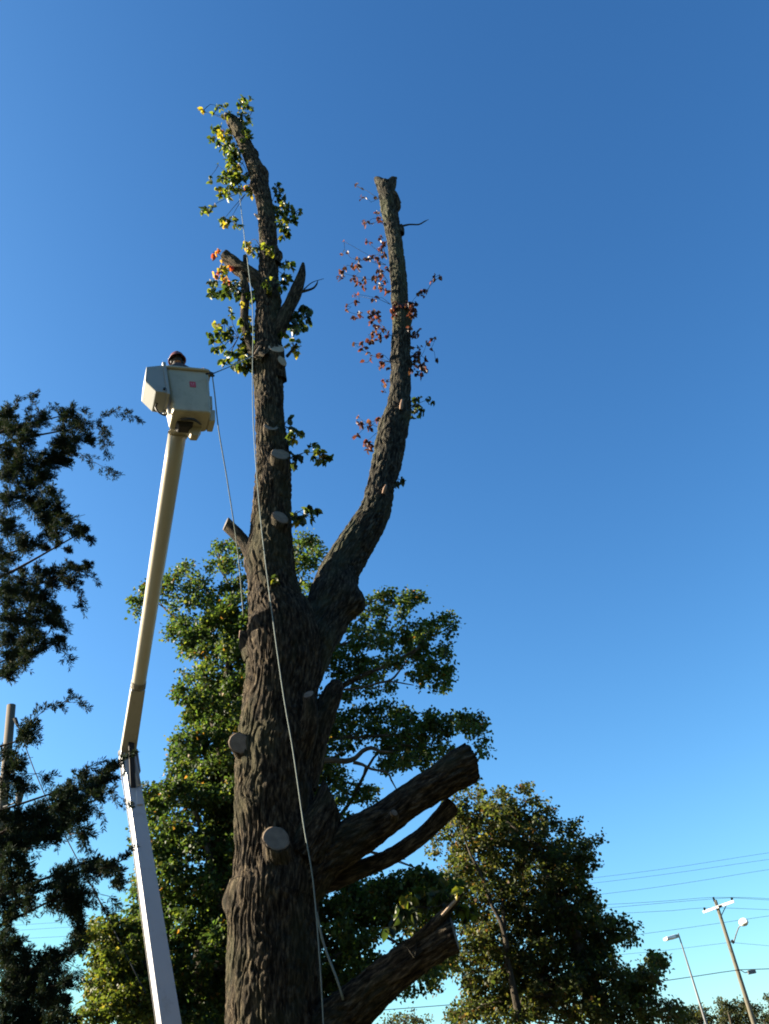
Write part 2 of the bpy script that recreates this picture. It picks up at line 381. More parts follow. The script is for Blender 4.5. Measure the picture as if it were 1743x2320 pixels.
# ------------------------------------------------------------------ ground
bm = bmesh.new()
n = 60; Rg = 2500.0
gv = []
radii_ = [0]+[4*1.22**k for k in range(33)]
V = [(0, 0, 0)]; F3 = []; F4 = []
for k, rr in enumerate(radii_[1:]):
    for j in range(n):
        a = j/n*2*math.pi; x, y = rr*math.cos(a), rr*math.sin(a)
        V.append((x, y, 0.12*math.sin(x*.07)*math.cos(y*.05) if rr > 30 else 0))
for j in range(n): F3.append((0, 1+j, 1+(j+1) % n))
for k in range(len(radii_)-2):
    for j in range(n): F4.append((1+k*n+j, 1+(k+1)*n+j, 1+(k+1)*n+(j+1) % n, 1+k*n+(j+1) % n))
gm, gnt, gb = newmat('grass_ground'); tc = gnt.nodes.new('ShaderNodeTexCoord')
gn = noise(gnt, tc.outputs['Object'], 0.8, 8, 0.65)
gnt.links.new(ramp(gnt, gn, [(0.3, (.025, .022, .012)), (.5, (.035, .036, .015)), (.7, (.05, .047, .022))]), gb.inputs['Base Color'])
gb.inputs['Roughness'].default_value = .95; bump(gnt, gb, gn, .6, .05)
g = mesh_np('ground', V, [np.array(F4), np.array(F3)], gm); tag(g, 'grassy ground under the trees', kind='structure')

# ------------------------------------------------------------------ the topped tree
TY = 12.0
tree = empty('pruned_tree', (-2.3, TY, 0))
tag(tree, 'huge topped tree with two bare upright stems, sawn limb stubs and sparse leafy shoots', 'tree')
E_ = [(2212, 487, 700), (2100, 488, 699), (2000, 490, 692), (1940, 489, 690), (1900, 500, 690), (1800, 503, 676), (1700, 505, 683), (1640, 506, 684), (1600, 512, 683),
      (1560, 515, 683), (1500, 522, 690), (1450, 527, 698), (1400, 527, 700), (1350, 530, 690), (1300, 533, 660), (1250, 535, 645), (1200, 535, 637),
      (1150, 540, 632), (1100, 545, 630), (1000, 552, 629), (900, 551, 615), (800, 547, 613), (770, 547, 614), (740, 550, 609), (700, 550, 608),
      (650, 553, 605), (600, 556, 603), (560, 560, 604), (520, 560, 600), (480, 558, 597), (450, 556, 592), (420, 550, 586), (400, 545, 582),
      (380, 539, 577), (350, 530, 563), (320, 518, 549), (300, 509, 539), (280, 499, 529), (262, 489, 516), (247, 480, 498)]
rows = [((a+b)/2*K, v*K, (b-a)*K*0.92) for v, a, b in E_]
P, r = pxpath(rows, TY)
c0 = P[0]
P = [np.array([c0[0]+.02, TY, -0.3]), np.array([c0[0]+.02, TY, 0.5]), np.array([c0[0]+.01, TY, 1.6])]+P; r = [r[0]*1.55, r[0]*1.2, r[0]*1.04]+r
r[-1] *= .6
def front(u, v, k=0.9, Y=TY):                          # a point on the camera side of the trunk
    i = min(range(len(rows)), key=lambda q: abs(rows[q][1]-v)); return Y-k*r[i+3]
bumps = [(at(600*K, 1900*K, front(0, 1900*K, 1)), .34, .07), (at(540*K, 1740*K, TY-.4), .3, .05), (at(650*K, 1580*K, TY-.4), .4, .06),
         (at(690*K, 1780*K, TY-.2), .35, .07), (at(552*K, 770*K, TY-.1), .2, .07), (at(600*K, 775*K, TY-.2), .22, .08), (at(535*K, 1210*K, TY), .3, .05),
         (at(600*K, 1170*K, TY-.3), .3, .04), (at(598*K, 1030*K, TY-.3), .25, .04), (at(500*K, 1950*K, TY-.1), .15, .06), (at(578*K, 372*K, TY), .22, .07), (at(545*K, 405*K, TY), .16, .06), (at(602*K, 552*K, TY), .16, .09), (at(560*K, 300*K, TY), .15, .04), (at(558*K, 330*K, TY), .12, .05), (at(590*K, 450*K, TY), .15, .04), (at(555*K, 640*K, TY), .18, .05), (at(605*K, 650*K, TY), .18, .05)]
trunk_t = tube(P, r, 420, 0.026, relief=0.045, lumps=0.05, seed=11, bumps=bumps, f=21)
trunk = limb_obj('trunk', M['bark'], tree, trunk_t)

def limb(rows, Y, name='limb', mat='bark', cut=None, cutmat='cut', seg=120, ds=.03, relief=.04, lumps=.06, seed=1, bumps=(), parent=None, shrink=.93, f=18.):
    P, r = pxpath([(a[0]*K, a[1]*K, a[2]*K*.92, *a[3:]) for a in rows], Y)
    t = tube(P, r, seg, ds, relief=relief, lumps=lumps, seed=seed, cut=cut, bumps=bumps, f=f)
    o = limb_obj(name, M[mat], parent or tree, t)
    if cut is not None and cutmat: cut_disc('cut_face', M[cutmat], o, t[4], cut, shrink=shrink)
    return o, P

# right stem
def lean(rows, top, v0=1420., v1=390.): return [(a, b, c, (d[0] if d else 0)+top*min(1, max(0, (v0-b)/(v0-v1))*1.6)) for a, b, c, *d in rows]
RS = [(640, 1500, 90), (655, 1440, 100), (672, 1390, 104), (697, 1340, 108), (722, 1290, 108), (733, 1240, 92), (757, 1195, 84), (786, 1150, 80), (813, 1100, 70), (824, 1050, 62), (836, 1000, 66),
      (845, 950, 68), (857, 900, 60), (863, 860, 50), (866, 800, 43), (866, 750, 43), (868, 700, 43), (864, 650, 38), (861, 600, 37), (857, 550, 35), (850, 500, 36),
      (841, 450, 37), (836, 420, 38), (832, 402, 38)]
rb = [(at(775*K, 1300*K, TY+.4), .24, .16), (at(790*K, 1320*K, TY+.4), .12, .06), (at(700*K, 1380*K, TY-.1), .3, .05), (at(880*K, 690*K, TY+1.75), .16, .08), (at(850*K, 775*K, TY+1.6), .12, .04), (at(882*K, 785*K, TY+1.6), .13, .06), (at(826*K, 920*K, TY+1.3), .2, .05)]
RS = lean(RS, 1.5); YR = TY+1.65
rs, _ = limb(RS, TY+.15, 'right_stem' if False else 'stem', 'bark_grey', seg=220, ds=.03, relief=.045, lumps=.07, seed=21, bumps=rb)
tag(rs, 'bare curving right hand stem with rusty leaves')
# torn forked top of the right stem
for a in ([(834, 412, 34), (824, 398, 26), (815, 388, 16), (811, 385, 8)], [(838, 412, 30), (844, 400, 26), (850, 389, 18), (857, 384, 5)], [(834, 410, 34), (832, 402, 26), (830, 396, 14)]):
    limb(a, YR, 'torn_end', 'bark_grey', seg=40, ds=.03, relief=.02, lumps=.12, seed=a[1][0])
limb([(845, 440, 20), (856, 430, 14), (861, 447, 10), (855, 460, 6)], YR-.05, 'bark_flake', 'bark', seg=24, relief=.03, lumps=.35, seed=5)
limb([(851, 418, 14), (857, 428, 12), (866, 438, 3)], YR-.05, 'bark_flake', 'bark', seg=16, relief=.02, lumps=.3, seed=6)
limb([(866, 505, 16), (868, 494, 12), (867, 486, 6)], YR-.05, 'knob', 'bark_grey', seg=24, relief=.02, lumps=.2, seed=7)

# lower sawn limbs on the right
def cam_dir(side, up, toward):                          # world direction from right / up / towards-camera amounts
    return nrm(np.array([side, -toward, up]))
limb([(610, 1960, 120, .1), (650, 1900, 128), (700, 1850, 100), (760, 1812, 92), (820, 1775, 80), (880, 1732, 74), (940, 1694, 76), (985, 1665, 82), (1015, 1648, 83)], TY+.05, cut=cam_dir(.9, .25, -.32), cutmat='cut', seed=31, relief=.045)
limb([(850, 1766, 26, -.35), (851, 1760, 19, -.45), (852, 1756, 16, -.52)], TY+.05, 'stub', cut=cam_dir(.75, .2, .62), seg=40, relief=.01, seed=32, shrink=.9)
limb([(690, 1905, 60, .3), (750, 1888, 46), (800, 1870, 39), (850, 1848, 37), (890, 1822, 36), (922, 1797, 35), (950, 1768, 38), (974, 1742, 42)], TY+.35, cut=cam_dir(.75, .55, -.3), cutmat='cut_old', seg=80, seed=33, relief=.03)
limb([(650, 2290, 120, .1), (700, 2235, 118, 0), (760, 2180, 100, -.1), (810, 2135, 87, -.25), (860, 2094, 80, -.4), (910, 2058, 76, -.52), (950, 2034, 75, -.6), (982, 2016, 78, -.65)], TY+.0, cut=cam_dir(.95, .1, .1), cutmat='cut_old', seed=34, relief=.05, shrink=.86)
# splinter of torn bark along the top of the lowest limb
limb([(830, 2106, 24, -.30), (880, 2052, 26, -.45), (930, 2006, 24, -.58), (960, 1974, 20, -.65), (985, 1947, 13, -.7), (1001, 1930, 4, -.72)], TY-.12, 'splinter', 'bark', seg=40, relief=.02, lumps=.15, seed=35)
limb([(955, 1978, 9, -.12), (975, 1956, 9, -.12), (990, 1940, 6, -.1), (1000, 1931, 3, -.1)], TY-.74, 'torn_wood', 'cut_fresh', seg=16, relief=.01, lumps=.3, seed=36)
# thick short stub above the first limb
limb([(650, 1850, 110), (680, 1800, 100), (703, 1755, 78), (716, 1722, 62)], TY-.1, 'stub', cut=cam_dir(.93, .35, -.1), cutmat='cut_old', seed=37, relief=.04)
# broken second leader on the right flank
limb([(655, 1700, 60), (672, 1640, 60), (686, 1580, 58), (705, 1530, 54), (722, 1490, 42), (728, 1472, 26)], TY+.1, 'stub', cut=cam_dir(.35, .9, .1), cutmat='cut_old', seed=38, relief=.04, lumps=.08)
limb([(645, 1640, 56, -.1), (664, 1580, 46, -.25), (670, 1530, 34, -.34), (667, 1500, 24, -.38)], TY-.1, 'stub', cut=cam_dir(-.1, .62, .75), cutmat='cut', seg=80, seed=39, relief=.03)

def stub(u, v, wpx, n, axis, length, k=.85, Y=TY, cutmat='cut', flare=1.8, mat='bark', seed=1, shrink=.93, back=None):
    """sawn stub whose cut face is centred on disp pixel (u, v)"""
    c = at(u*K, v*K, (front(0, v*K, k) if Y == TY else Y)); rr = wpx*K/2*mpp(c); ax = nrm(axis)
    b = c-ax*length
    if back is not None: b = b+np.asarray(back)
    t = tube([b, (b+c)/2, c], [rr*flare, rr*(1+(flare-1)*.35), rr], 72, .02, relief=.03, lumps=.05, seed=seed, cut=n)
    o = limb_obj('stub', M[mat], tree, t); cut_disc('cut_face', M[cutmat], o, t[4], n, shrink=shrink); return o
stub(597, 1811, 60, cam_dir(.30, .42, .85), cam_dir(.03, .70, .6), 1.1, k=1.20, seed=41, flare=1.6)
stub(517, 1606, 42, cam_dir(.1, .0, .97), cam_dir(-.25, .42, .8), .7, k=.88, seed=42, flare=1.4)
stub(607, 1118, 38, cam_dir(.50, .30, .72), cam_dir(.36, .72, .5), 1.1, k=1.02, seed=43, flare=1.6)
stub(606, 981, 42, cam_dir(.36, .36, .82), cam_dir(.25, .75, .5), 1.1, k=1.02, seed=44, flare=1.6)
stub(585, 922, 32, cam_dir(.3, .40, .82), cam_dir(.12, .75, .5), .9, k=1.04, seed=45, flare=1.6)
stub(597, 752, 34, cam_dir(.3, .35, .8), cam_dir(.1, .9, .3), .7, k=.98, seed=46, flare=1.3, shrink=.97, cutmat='cut_fresh')
stub(610, 780, 22, cam_dir(.7, .0, .7), cam_dir(.5, .5, .5), .3, k=.9, seed=47, flare=1.3, shrink=.97, cutmat='cut_fresh')
# collar of torn bark with a fresh sliver on its left
limb([(575, 775, 30, -.2), (560, 768, 20, -.2), (548, 770, 10, -.15), (543, 772, 5)], TY-.1, 'knob', 'bark', seg=30, relief=.03, lumps=.2, seed=48)
limb([(550, 766, 4), (555, 758, 5), (561, 748, 3)], TY-.36, 'torn_wood', 'cut_fresh', seg=10, ds=.05)
# left hand limb stubs
limb([(560, 1235, 50), (545, 1200, 36), (528, 1172, 28), (508, 1150, 29), (488, 1132, 29)], TY-.05, cut=cam_dir(-.8, .3, .5), cutmat='cut_old', seg=70, relief=.025, seed=51, name='stub')
limb([(550, 1420, 50), (535, 1392, 40), (525, 1376, 30), (518, 1372, 22)], TY-.1, cut=cam_dir(-.9, .1, .3), cutmat='inner', seg=60, relief=.03, seed=52, name='stub')
limb([(515, 1955, 36), (500, 1945, 26), (489, 1938, 16)], TY-.05, 'knob', 'bark', cut=cam_dir(-.95, .1, .4), cutmat='inner', seg=50, relief=.03, lumps=.2, seed=53)
limb([(572, 625, 38), (552, 602, 34), (532, 588, 31), (512, 575, 35), (498, 562, 34), (487, 551, 30)], TY, cut=cam_dir(-.8, .6, .0), cutmat='cut_old', seg=60, relief=.035, lumps=.28, seed=54, name='limb')
limb([(525, 585, 14), (530, 572, 12), (531, 561, 12), (530, 553, 10)], TY-.05, 'stub', cut=cam_dir(0, .95, .2), cutmat='cut_old', seg=30, relief=.01, seed=55)
limb([(552, 790, 22), (545, 760, 20), (536, 730, 18), (529, 700, 20), (529, 660, 20), (530, 620, 20), (522, 590, 14)], TY-.1, 'limb', 'bark', seg=50, relief=.02, lumps=.1, seed=56)
limb([(585, 745, 16, .05), (600, 720, 30), (612, 690, 34), (626, 660, 30), (640, 630, 30), (650, 600, 22), (654, 580, 14), (655, 569, 7)], TY-.05, 'limb', 'bark', seg=60, relief=.03, lumps=.08, seed=57)
limb([(565, 472, 12), (557, 468, 9), (550, 462, 3)], TY-.1, 'torn_wood', 'cut_fresh', seg=14, ds=.05, lumps=.2)
limb([(597, 568, 18), (603, 556, 14), (605, 549, 8)], TY-.1, 'knob', 'bark', cut=cam_dir(.4, .5, .5), cutmat='cut', seg=24, relief=.02, seed=58)
limb([(866, 885, 7, .02), (867, 875, 8, -.0), (869, 864, 5, .02)], TY+1.05, 'scar', 'inner', seg=16, lumps=.2)
limb([(828, 1066, 6, .0), (831, 1056, 8, -.03), (834, 1048, 4, .0)], TY+.65, 'scar', 'inner', seg=16, lumps=.2)
limb([(530, 300, 14), (545, 352, 10), (556, 352, 6), (563, 350, 2)][1:], TY, 'knob', 'bark', seg=12, lumps=.2)
# bare dead twigs
limb([(652, 630, 8), (665, 627, 6), (678, 622, 5), (685, 613, 4), (687, 606, 1.5)], TY, 'twig', 'bark_grey', seg=8, ds=.06)
limb([(657, 625, 3), (675, 610, 2.2), (700, 602, 1.2)], TY, 'twig', 'bark_grey', seg=6, ds=.06)
limb([(862, 490, 6), (885, 485, 4), (905, 485, 3.4), (918, 478, 2.6), (926, 474, 1)], YR, 'twig', 'bark_grey', seg=8, ds=.06)
limb([(620, 770, 8), (630, 758, 6), (641, 742, 4)], TY-.1, 'twig', 'bark_grey', seg=8, ds=.06)

# leafy shoots: (twig root, list of leaf tufts (u, v, radius) in photo pixels, palette)
G_, Yl, Or, Rd, Dk = 0, 1, 2, 3, 4
PAL = {G_: ([(.05, .085, .018), (.09, .13, .02), (.16, .19, .03), (.03, .055, .018), (.26, .22, .04)], [26, 28, 22, 16, 6]),
       Yl: ([(.38, .32, .04), (.2, .22, .03), (.45, .3, .05)], [3, 2, 1]), Or: ([(.40, .13, .035), (.33, .07, .03), (.42, .25, .06)], [3, 2, 2]),
       Rd: ([(.10, .035, .038), (.14, .045, .042), (.065, .032, .034), (.18, .085, .068)], [30, 18, 20, 12]), Dk: ([(.03, .05, .018), (.05, .07, .02)], [1, 1])}
def shoot(root, tufts, Y=TY, size=.15, spread=.35, dens=1.9, twigr=.009, ymul=1.0):
    par = None
    pr = at(root[0], root[1], Y-.05); tw = []; allV = []; allF = []; allC = []; o = 0
    last = pr
    for (u, v, rad, kind) in tufts:
        p = at(u, v, Y+rng.uniform(-spread, spread)); rm = rad*mpp(p)
        k = max(1, int(round((rad/4.6)**2*dens*rng.uniform(.8, 1.2))))
        src = last if np.linalg.norm(last-p) < np.linalg.norm(pr-p) else pr
        if kind != 9:
            mid = (src+p)/2+rng.normal(size=3)*.05; tw.append(tube([src, mid, p], [twigr, twigr*.7, .004], 5, .12))
        last = p
        q = p+rdir(k)*(rng.random((k, 1))**.5)*rm*.85
        for x in q[:6]: tw.append(tube([p, x], [.004, .0025], 3, .3, smoothpath=False))
        tips = nrm(nrm(q-p)*.6+rdir(k)*.5+np.array([0, 0, -.75])); nor = nrm(rdir(k)+np.array([0, -.3, .5])); nor = nrm(nor-tips*np.sum(nor*tips, 1, keepdims=True))
        L = size*rng.uniform(.7, 1.25, k)
        vv, f, c = leaf_cloud(q-tips*L[:, None]*.4, tips, nor, L, L*rng.uniform(.5, .72, k), tints(k, *PAL[kind]), rich=True)
        allV.append(vv); allF.append(f+o); allC.append(c); o += len(vv)
    v, ff, g = merge(tw); s = mesh_np('shoot', v, ff, M['bark_grey'], tree, True, vec=g)
    mesh_np('leaves', np.vstack(allV), np.vstack(allF), M['leaf'], s, col=np.vstack(allC)); return s
def T(lst, kind=G_): return [(*q, kind) if len(q) == 3 else q for q in lst]
shoot((520, 275), T([(460, 252, 8, Yl), (495, 242, 12), (483, 258, 6), (510, 238, 7), (523, 258, 10), (521, 266, 6, Yl), (505, 262, 8)]))
shoot((530, 290), T([(553, 228, 13), (545, 236, 10), (568, 224, 6), (562, 243, 12), (548, 262, 15), (567, 268, 10), (550, 278, 14), (535, 270, 10), (572, 250, 6), (568, 280, 5)]))
shoot((540, 320), T([(560, 300, 12), (567, 310, 10), (555, 318, 8), (552, 295, 7)]))
shoot((525, 310), T([(490, 293, 14), (505, 307, 15, Yl), (500, 300, 9, Or), (515, 325, 20), (483, 315, 10), (478, 322, 6), (530, 345, 22), (497, 325, 12), (512, 342, 14), (520, 300, 14), (500, 287, 8)]))
shoot((550, 370), T([(525, 370, 20), (530, 390, 22), (545, 405, 18), (560, 400, 13), (515, 395, 14), (540, 350, 16), (538, 378, 10, Yl), (525, 412, 14), (530, 355, 16), (518, 360, 10)]))
shoot((540, 415), T([(512, 402, 13), (505, 410, 10, Dk), (500, 405, 10), (525, 425, 14), (540, 430, 12, Dk), (495, 374, 4, Dk), (475, 403, 6), (474, 412, 4)]))
shoot((570, 430), T([(565, 432, 13), (560, 425, 8, Or), (568, 440, 8), (515, 440, 10), (510, 430, 8), (495, 430, 8, Yl), (500, 445, 10), (520, 448, 7)]))
shoot((560, 432), T([(463, 475, 11), (472, 482, 9), (480, 470, 6), (487, 467, 6, Yl), (458, 484, 5)]))
shoot((556, 440), T([(505, 500, 11), (510, 510, 10, Yl), (517, 505, 9), (505, 495, 7), (530, 500, 9), (535, 512, 8), (545, 515, 7), (525, 492, 5)]))
shoot((598, 500), T([(630, 425, 10, Dk), (622, 430, 7, Dk), (640, 430, 7, Dk), (632, 440, 8, Dk), (645, 445, 7, Dk), (630, 452, 10, Dk), (640, 465, 14), (628, 478, 12), (655, 475, 14), (668, 482, 12), (680, 480, 8), (640, 490, 16), (655, 500, 15), (670, 500, 9), (632, 505, 10), (645, 520, 12), (652, 530, 11), (641, 540, 8), (635, 515, 9), (620, 470, 9)]))
shoot((590, 560), T([(560, 555, 10, Yl), (566, 565, 12, Yl), (572, 573, 9), (580, 565, 7), (555, 560, 6), (585, 578, 6)]))
shoot((600, 575), T([(601, 560, 8), (603, 568, 6), (612, 567, 9), (616, 572, 7)], G_), Y=TY-.35, spread=.08)
shoot((505, 585), T([(492, 573, 8, Or), (484, 580, 5, Or), (508, 588, 9, Or), (503, 608, 9, Yl), (500, 618, 9, Or), (487, 625, 7, Or), (515, 636, 9, Or), (505, 630, 9, Yl), (522, 607, 8, Or), (512, 620, 8)]))
shoot((530, 650), T([(475, 642, 8, Dk), (485, 640, 9), (480, 655, 11), (490, 668, 11), (478, 668, 6), (500, 665, 8), (510, 670, 11), (522, 672, 9), (515, 655, 12), (528, 645, 13), (535, 658, 14, Dk), (512, 645, 8), (545, 640, 9)]))
shoot((545, 700), T([(545, 672, 13), (553, 682, 12, Yl), (562, 670, 10), (570, 665, 10), (548, 690, 7), (563, 690, 8), (575, 680, 6)]))
shoot((545, 770), T([(523, 700, 6), (526, 716, 7), (550, 728, 12), (558, 738, 12), (570, 745, 12), (548, 745, 9), (565, 722, 9), (560, 758, 12), (568, 770, 12), (555, 775, 9)]))
shoot((540, 765), T([(484, 735, 6), (487, 735, 6, Yl), (495, 740, 8), (475, 760, 10), (483, 770, 8), (497, 755, 12), (510, 758, 13), (520, 750, 11), (508, 728, 6), (500, 775, 9), (520, 765, 11), (492, 795, 10), (505, 785, 9), (505, 820, 8), (516, 818, 9), (525, 800, 9), (512, 800, 7)]))
shoot((560, 800), T([(545, 790, 15), (550, 805, 16), (535, 812, 13), (558, 818, 16), (545, 830, 14), (562, 835, 16), (570, 825, 12), (530, 828, 8), (570, 800, 10), (555, 790, 12, G_)]))
shoot((620, 610), T([(638, 598, 7, Dk), (650, 595, 6, Dk), (660, 604, 10), (648, 605, 7), (645, 622, 9), (655, 628, 10), (640, 640, 10), (645, 650, 8), (637, 655, 7), (650, 640, 7)]))
shoot((600, 640), T([(605, 638, 8), (608, 652, 9), (600, 645, 6), (612, 660, 6), (618, 632, 5)]), Y=TY-.35, spread=.08)
shoot((650, 730), T([(680, 705, 10, Dk), (692, 700, 9, Dk), (702, 703, 7, Dk), (675, 720, 12, Dk), (695, 718, 12, Dk), (700, 730, 11), (683, 735, 12), (665, 735, 11, Dk), (690, 745, 9), (662, 748, 9), (672, 750, 9), (655, 725, 9, Dk), (665, 710, 8, Dk)]))
shoot((640, 760), T([(640, 752, 7, Or), (636, 760, 7), (645, 758, 6)]))
shoot((665, 785), T([(650, 782, 7, Yl), (668, 788, 9, Yl), (672, 800, 7, Yl), (660, 772, 5), (674, 775, 5)]))
shoot((645, 965), T([(655, 950, 5, Dk), (663, 945, 3, Dk), (658, 957, 4, Dk), (662, 972, 8), (658, 988, 10), (665, 995, 11, Yl), (657, 1000, 8), (680, 983, 6), (686, 985, 6, Dk), (672, 982, 8)]), Y=TY-.1)
shoot((650, 1040), T([(660, 1028, 6, Dk), (672, 1037, 9, Dk), (682, 1040, 8, Dk), (668, 1053, 7, Dk), (694, 1022, 6, Yl), (702, 1014, 6), (715, 1010, 7), (720, 1025, 8), (712, 1035, 7), (730, 1028, 8), (738, 1038, 10), (748, 1038, 7), (733, 1048, 8), (725, 1045, 6)]), Y=TY-.1)
shoot((660, 1170), T([(668, 1172, 7), (672, 1185, 9, Yl), (665, 1165, 6), (680, 1178, 9), (686, 1182, 7, Dk), (692, 1155, 6, Dk), (700, 1150, 6, Dk), (705, 1162, 9), (708, 1175, 7), (720, 1158, 7), (724, 1162, 5), (694, 1172, 4)]), Y=TY-.1)
shoot((620, 1345), T([(626, 1312, 6), (622, 1320, 4)]), Y=TY-.45, spread=.05)
# rusty leaves along the right stem
def R_(root, lst, **k): return shoot(root, T(lst, Rd), Y=YR-.1, size=.125, twigr=.006, **k)
R_((858, 450), [(806, 420, 5), (818, 428, 4), (828, 446, 4), (820, 449, 6), (850, 448, 5)])
R_((870, 500), [(852, 482, 8), (857, 495, 8), (830, 507, 9), (822, 503, 6), (843, 508, 6), (862, 505, 7)])
R_((875, 580), [(863, 540, 8), (868, 555, 9), (862, 568, 9), (872, 578, 9), (830, 545, 7), (840, 552, 5), (855, 585, 8), (845, 580, 9)])
R_((875, 600), [(780, 547, 3), (774, 578, 5), (786, 573, 5), (810, 588, 9), (825, 585, 8), (833, 590, 7), (798, 600, 4), (858, 596, 8)])
R_((880, 640), [(775, 618, 10), (772, 628, 8), (785, 608, 7), (798, 605, 8), (810, 605, 10), (800, 632, 10), (812, 640, 9), (825, 630, 6), (828, 642, 7), (825, 652, 6), (860, 612, 10), (850, 632, 9), (866, 625, 9), (878, 612, 8)])
R_((885, 660), [(858, 646, 9), (868, 655, 9), (875, 640, 8), (850, 650, 6), (877, 665, 6), (855, 630, 7)])
R_((885, 690), [(850, 680, 8), (805, 670, 6), (813, 667, 4), (808, 685, 7), (785, 693, 6), (787, 702, 5), (812, 713, 10), (800, 720, 6), (805, 722, 5)])
R_((885, 760), [(838, 712, 10), (850, 710, 11), (855, 722, 10), (842, 730, 8), (850, 745, 10), (862, 760, 11), (868, 745, 7), (845, 758, 8), (840, 772, 9), (880, 758, 8), (858, 772, 8)])
R_((885, 820), [(820, 777, 7), (805, 778, 5), (828, 790, 7), (818, 790, 5), (835, 800, 5), (840, 812, 7), (823, 820, 4), (862, 808, 9), (866, 820, 9), (863, 835, 8), (872, 828, 6), (880, 835, 5)])
R_((875, 890), [(868, 862, 6), (877, 866, 5), (873, 873, 5), (866, 886, 4)])
R_((920, 695), [(900, 690, 10), (910, 698, 14), (925, 690, 14), (918, 712, 13), (902, 705, 12), (935, 700, 11), (940, 688, 7), (930, 715, 9), (942, 710, 6), (892, 700, 9), (895, 715, 8), (925, 725, 8)], dens=3.0)
R_((930, 690), [(950, 665, 8), (960, 658, 6), (958, 670, 5), (978, 640, 5), (985, 628, 7), (996, 627, 6), (968, 660, 4)])
R_((925, 780), [(928, 745, 9), (935, 760, 9), (945, 758, 8), (950, 750, 6), (925, 772, 7), (925, 800, 9), (932, 790, 7), (952, 787, 6)])
R_((930, 830), [(940, 803, 9), (950, 800, 9), (962, 812, 9), (945, 815, 8), (940, 825, 10), (955, 830, 10), (965, 838, 9), (948, 845, 8), (955, 850, 6), (967, 777, 5), (975, 772, 5), (985, 766, 5), (977, 790, 4), (987, 816, 6), (935, 840, 8)])
R_((865, 970), [(812, 945, 5), (808, 955, 5), (817, 962, 9), (838, 955, 6), (838, 970, 8), (857, 950, 7), (808, 988, 8), (832, 1000, 9), (840, 1008, 8), (828, 1010, 6), (836, 1022, 7)])
shoot((925, 920), T([(938, 905, 6, Dk), (950, 903, 7), (945, 920, 9, Dk), (955, 930, 9, Dk), (940, 935, 8, Dk), (950, 940, 6), (970, 905, 7, Dk), (980, 912, 6, Dk), (935, 945, 5, Dk)]), Y=YR-.2)
shoot((890, 1105), T([(912, 1088, 6, Dk), (903, 1095, 6, Dk), (918, 1092, 4, Dk), (898, 1100, 4, Dk)]), Y=TY+.8)
# shoot with big hanging leaves above the lowest limb
shoot((940, 2170), T([(922, 2050, 18, Yl), (897, 2092, 18, Dk), (910, 2070, 18, Dk), (940, 2075, 16, Dk), (960, 2045, 18, Dk), (945, 2025, 14, G_), (978, 2028, 18, G_), (1000, 2035, 16, Dk), (1022, 2050, 16, G_), (1045, 2062, 14, G_), (1075, 2062, 12, G_), (1058, 2080, 12, Dk), (925, 2055, 12, G_), (1035, 2020, 10, Yl), (1000, 2010, 12, Dk), (880, 2110, 12, Dk), (1005, 2060, 12, Dk)]), Y=TY-.75, size=.16, dens=.8)

# ------------------------------------------------------------------ aerial lift (boom, elbow, bucket)
def bmo(name, bm, mat, parent=None, bevel=0.0, seg=2, smooth=False):
    if bevel: bmesh.ops.bevel(bm, geom=bm.edges[:], offset=bevel, segments=seg, affect='EDGES', profile=.5, clamp_overlap=True)
    me = bpy.data.meshes.new(name); bm.normal_update(); bm.to_mesh(me); bm.free(); return link(name, me, mat, parent, smooth)
def hexa(corners):
    bm = bmesh.new(); v = [bm.verts.new(tuple(c)) for c in corners]
    for f in ((0, 3, 2, 1), (4, 5, 6, 7), (0, 1, 5, 4), (1, 2, 6, 5), (2, 3, 7, 6), (3, 0, 4, 7)): bm.faces.new([v[i] for i in f])
    bmesh.ops.recalc_face_normals(bm, faces=bm.faces[:]); return bm
def beam(name, a, b, w0, h0, w1, h1, side, mat, parent, bevel=.015):
    """box beam from a to b; side = direction of its width"""
    a, b = np.array(a, float), np.array(b, float); t = nrm(b-a); s = nrm(np.array(side)-t*(np.array(side)@t)); n = np.cross(s, t)
    c = [a-s*w0/2-n*h0/2, a+s*w0/2-n*h0/2, a+s*w0/2+n*h0/2, a-s*w0/2+n*h0/2, b-s*w1/2-n*h1/2, b+s*w1/2-n*h1/2, b+s*w1/2+n*h1/2, b-s*w1/2+n*h1/2]
    return bmo(name, hexa(c), mat, parent, bevel)
def rod(name, a, b, r0, r1, mat, parent, seg=20):
    t = tube([a, b], [r0, r1], seg, .1, smoothpath=False)
    s = tube([b, a], [r1, r0], seg, .1, smoothpath=False)
    V, F, g = merge([t, s]); return mesh_np(name, V, F, mat, parent, True)
EL = at(290, 1706, 14.0); BT = at(402, 985, 9.5); BB = at(383, 2325, 13.0)
dl = nrm(EL-BB); BB0 = BB-dl*(BB[2]-1.5)/dl[2]
lift = empty('aerial_lift', (BB0[0], BB0[1], 0)); tag(lift, 'white and cream articulated lift boom with its worker bucket, left of the topped tree', 'aerial lift')
up_t = nrm(BT-EL)
J1 = EL+up_t*1.35                                        # where the fibreglass leaves the steel sleeve
t = tube([J1-up_t*.25, J1+up_t*1.5, (J1+BT)/2, BT], [.114, .118, .125, .134], 40, .4, seed=2)
limb_obj('upper_boom', M['cream_boom'], lift, t)
side_dir = nrm(np.array([.84, .54, 0]))
beam('boom_sleeve', EL-up_t*.22, J1, .265, .20, .235, .235, np.array([.94, .36, 0]), M['steel_dirty'], lift, .03)
rod('sleeve_collar', J1-up_t*.02, J1+up_t*.10, .124, .122, M['steel_dirty'], lift, 32)
lb = beam('lower_boom', BB0, EL+dl*.02, .30, .25, .215, .185, side_dir, M['white'], lift, .014)
n_front = np.cross(nrm(side_dir-dl*(side_dir@dl)), dl); 
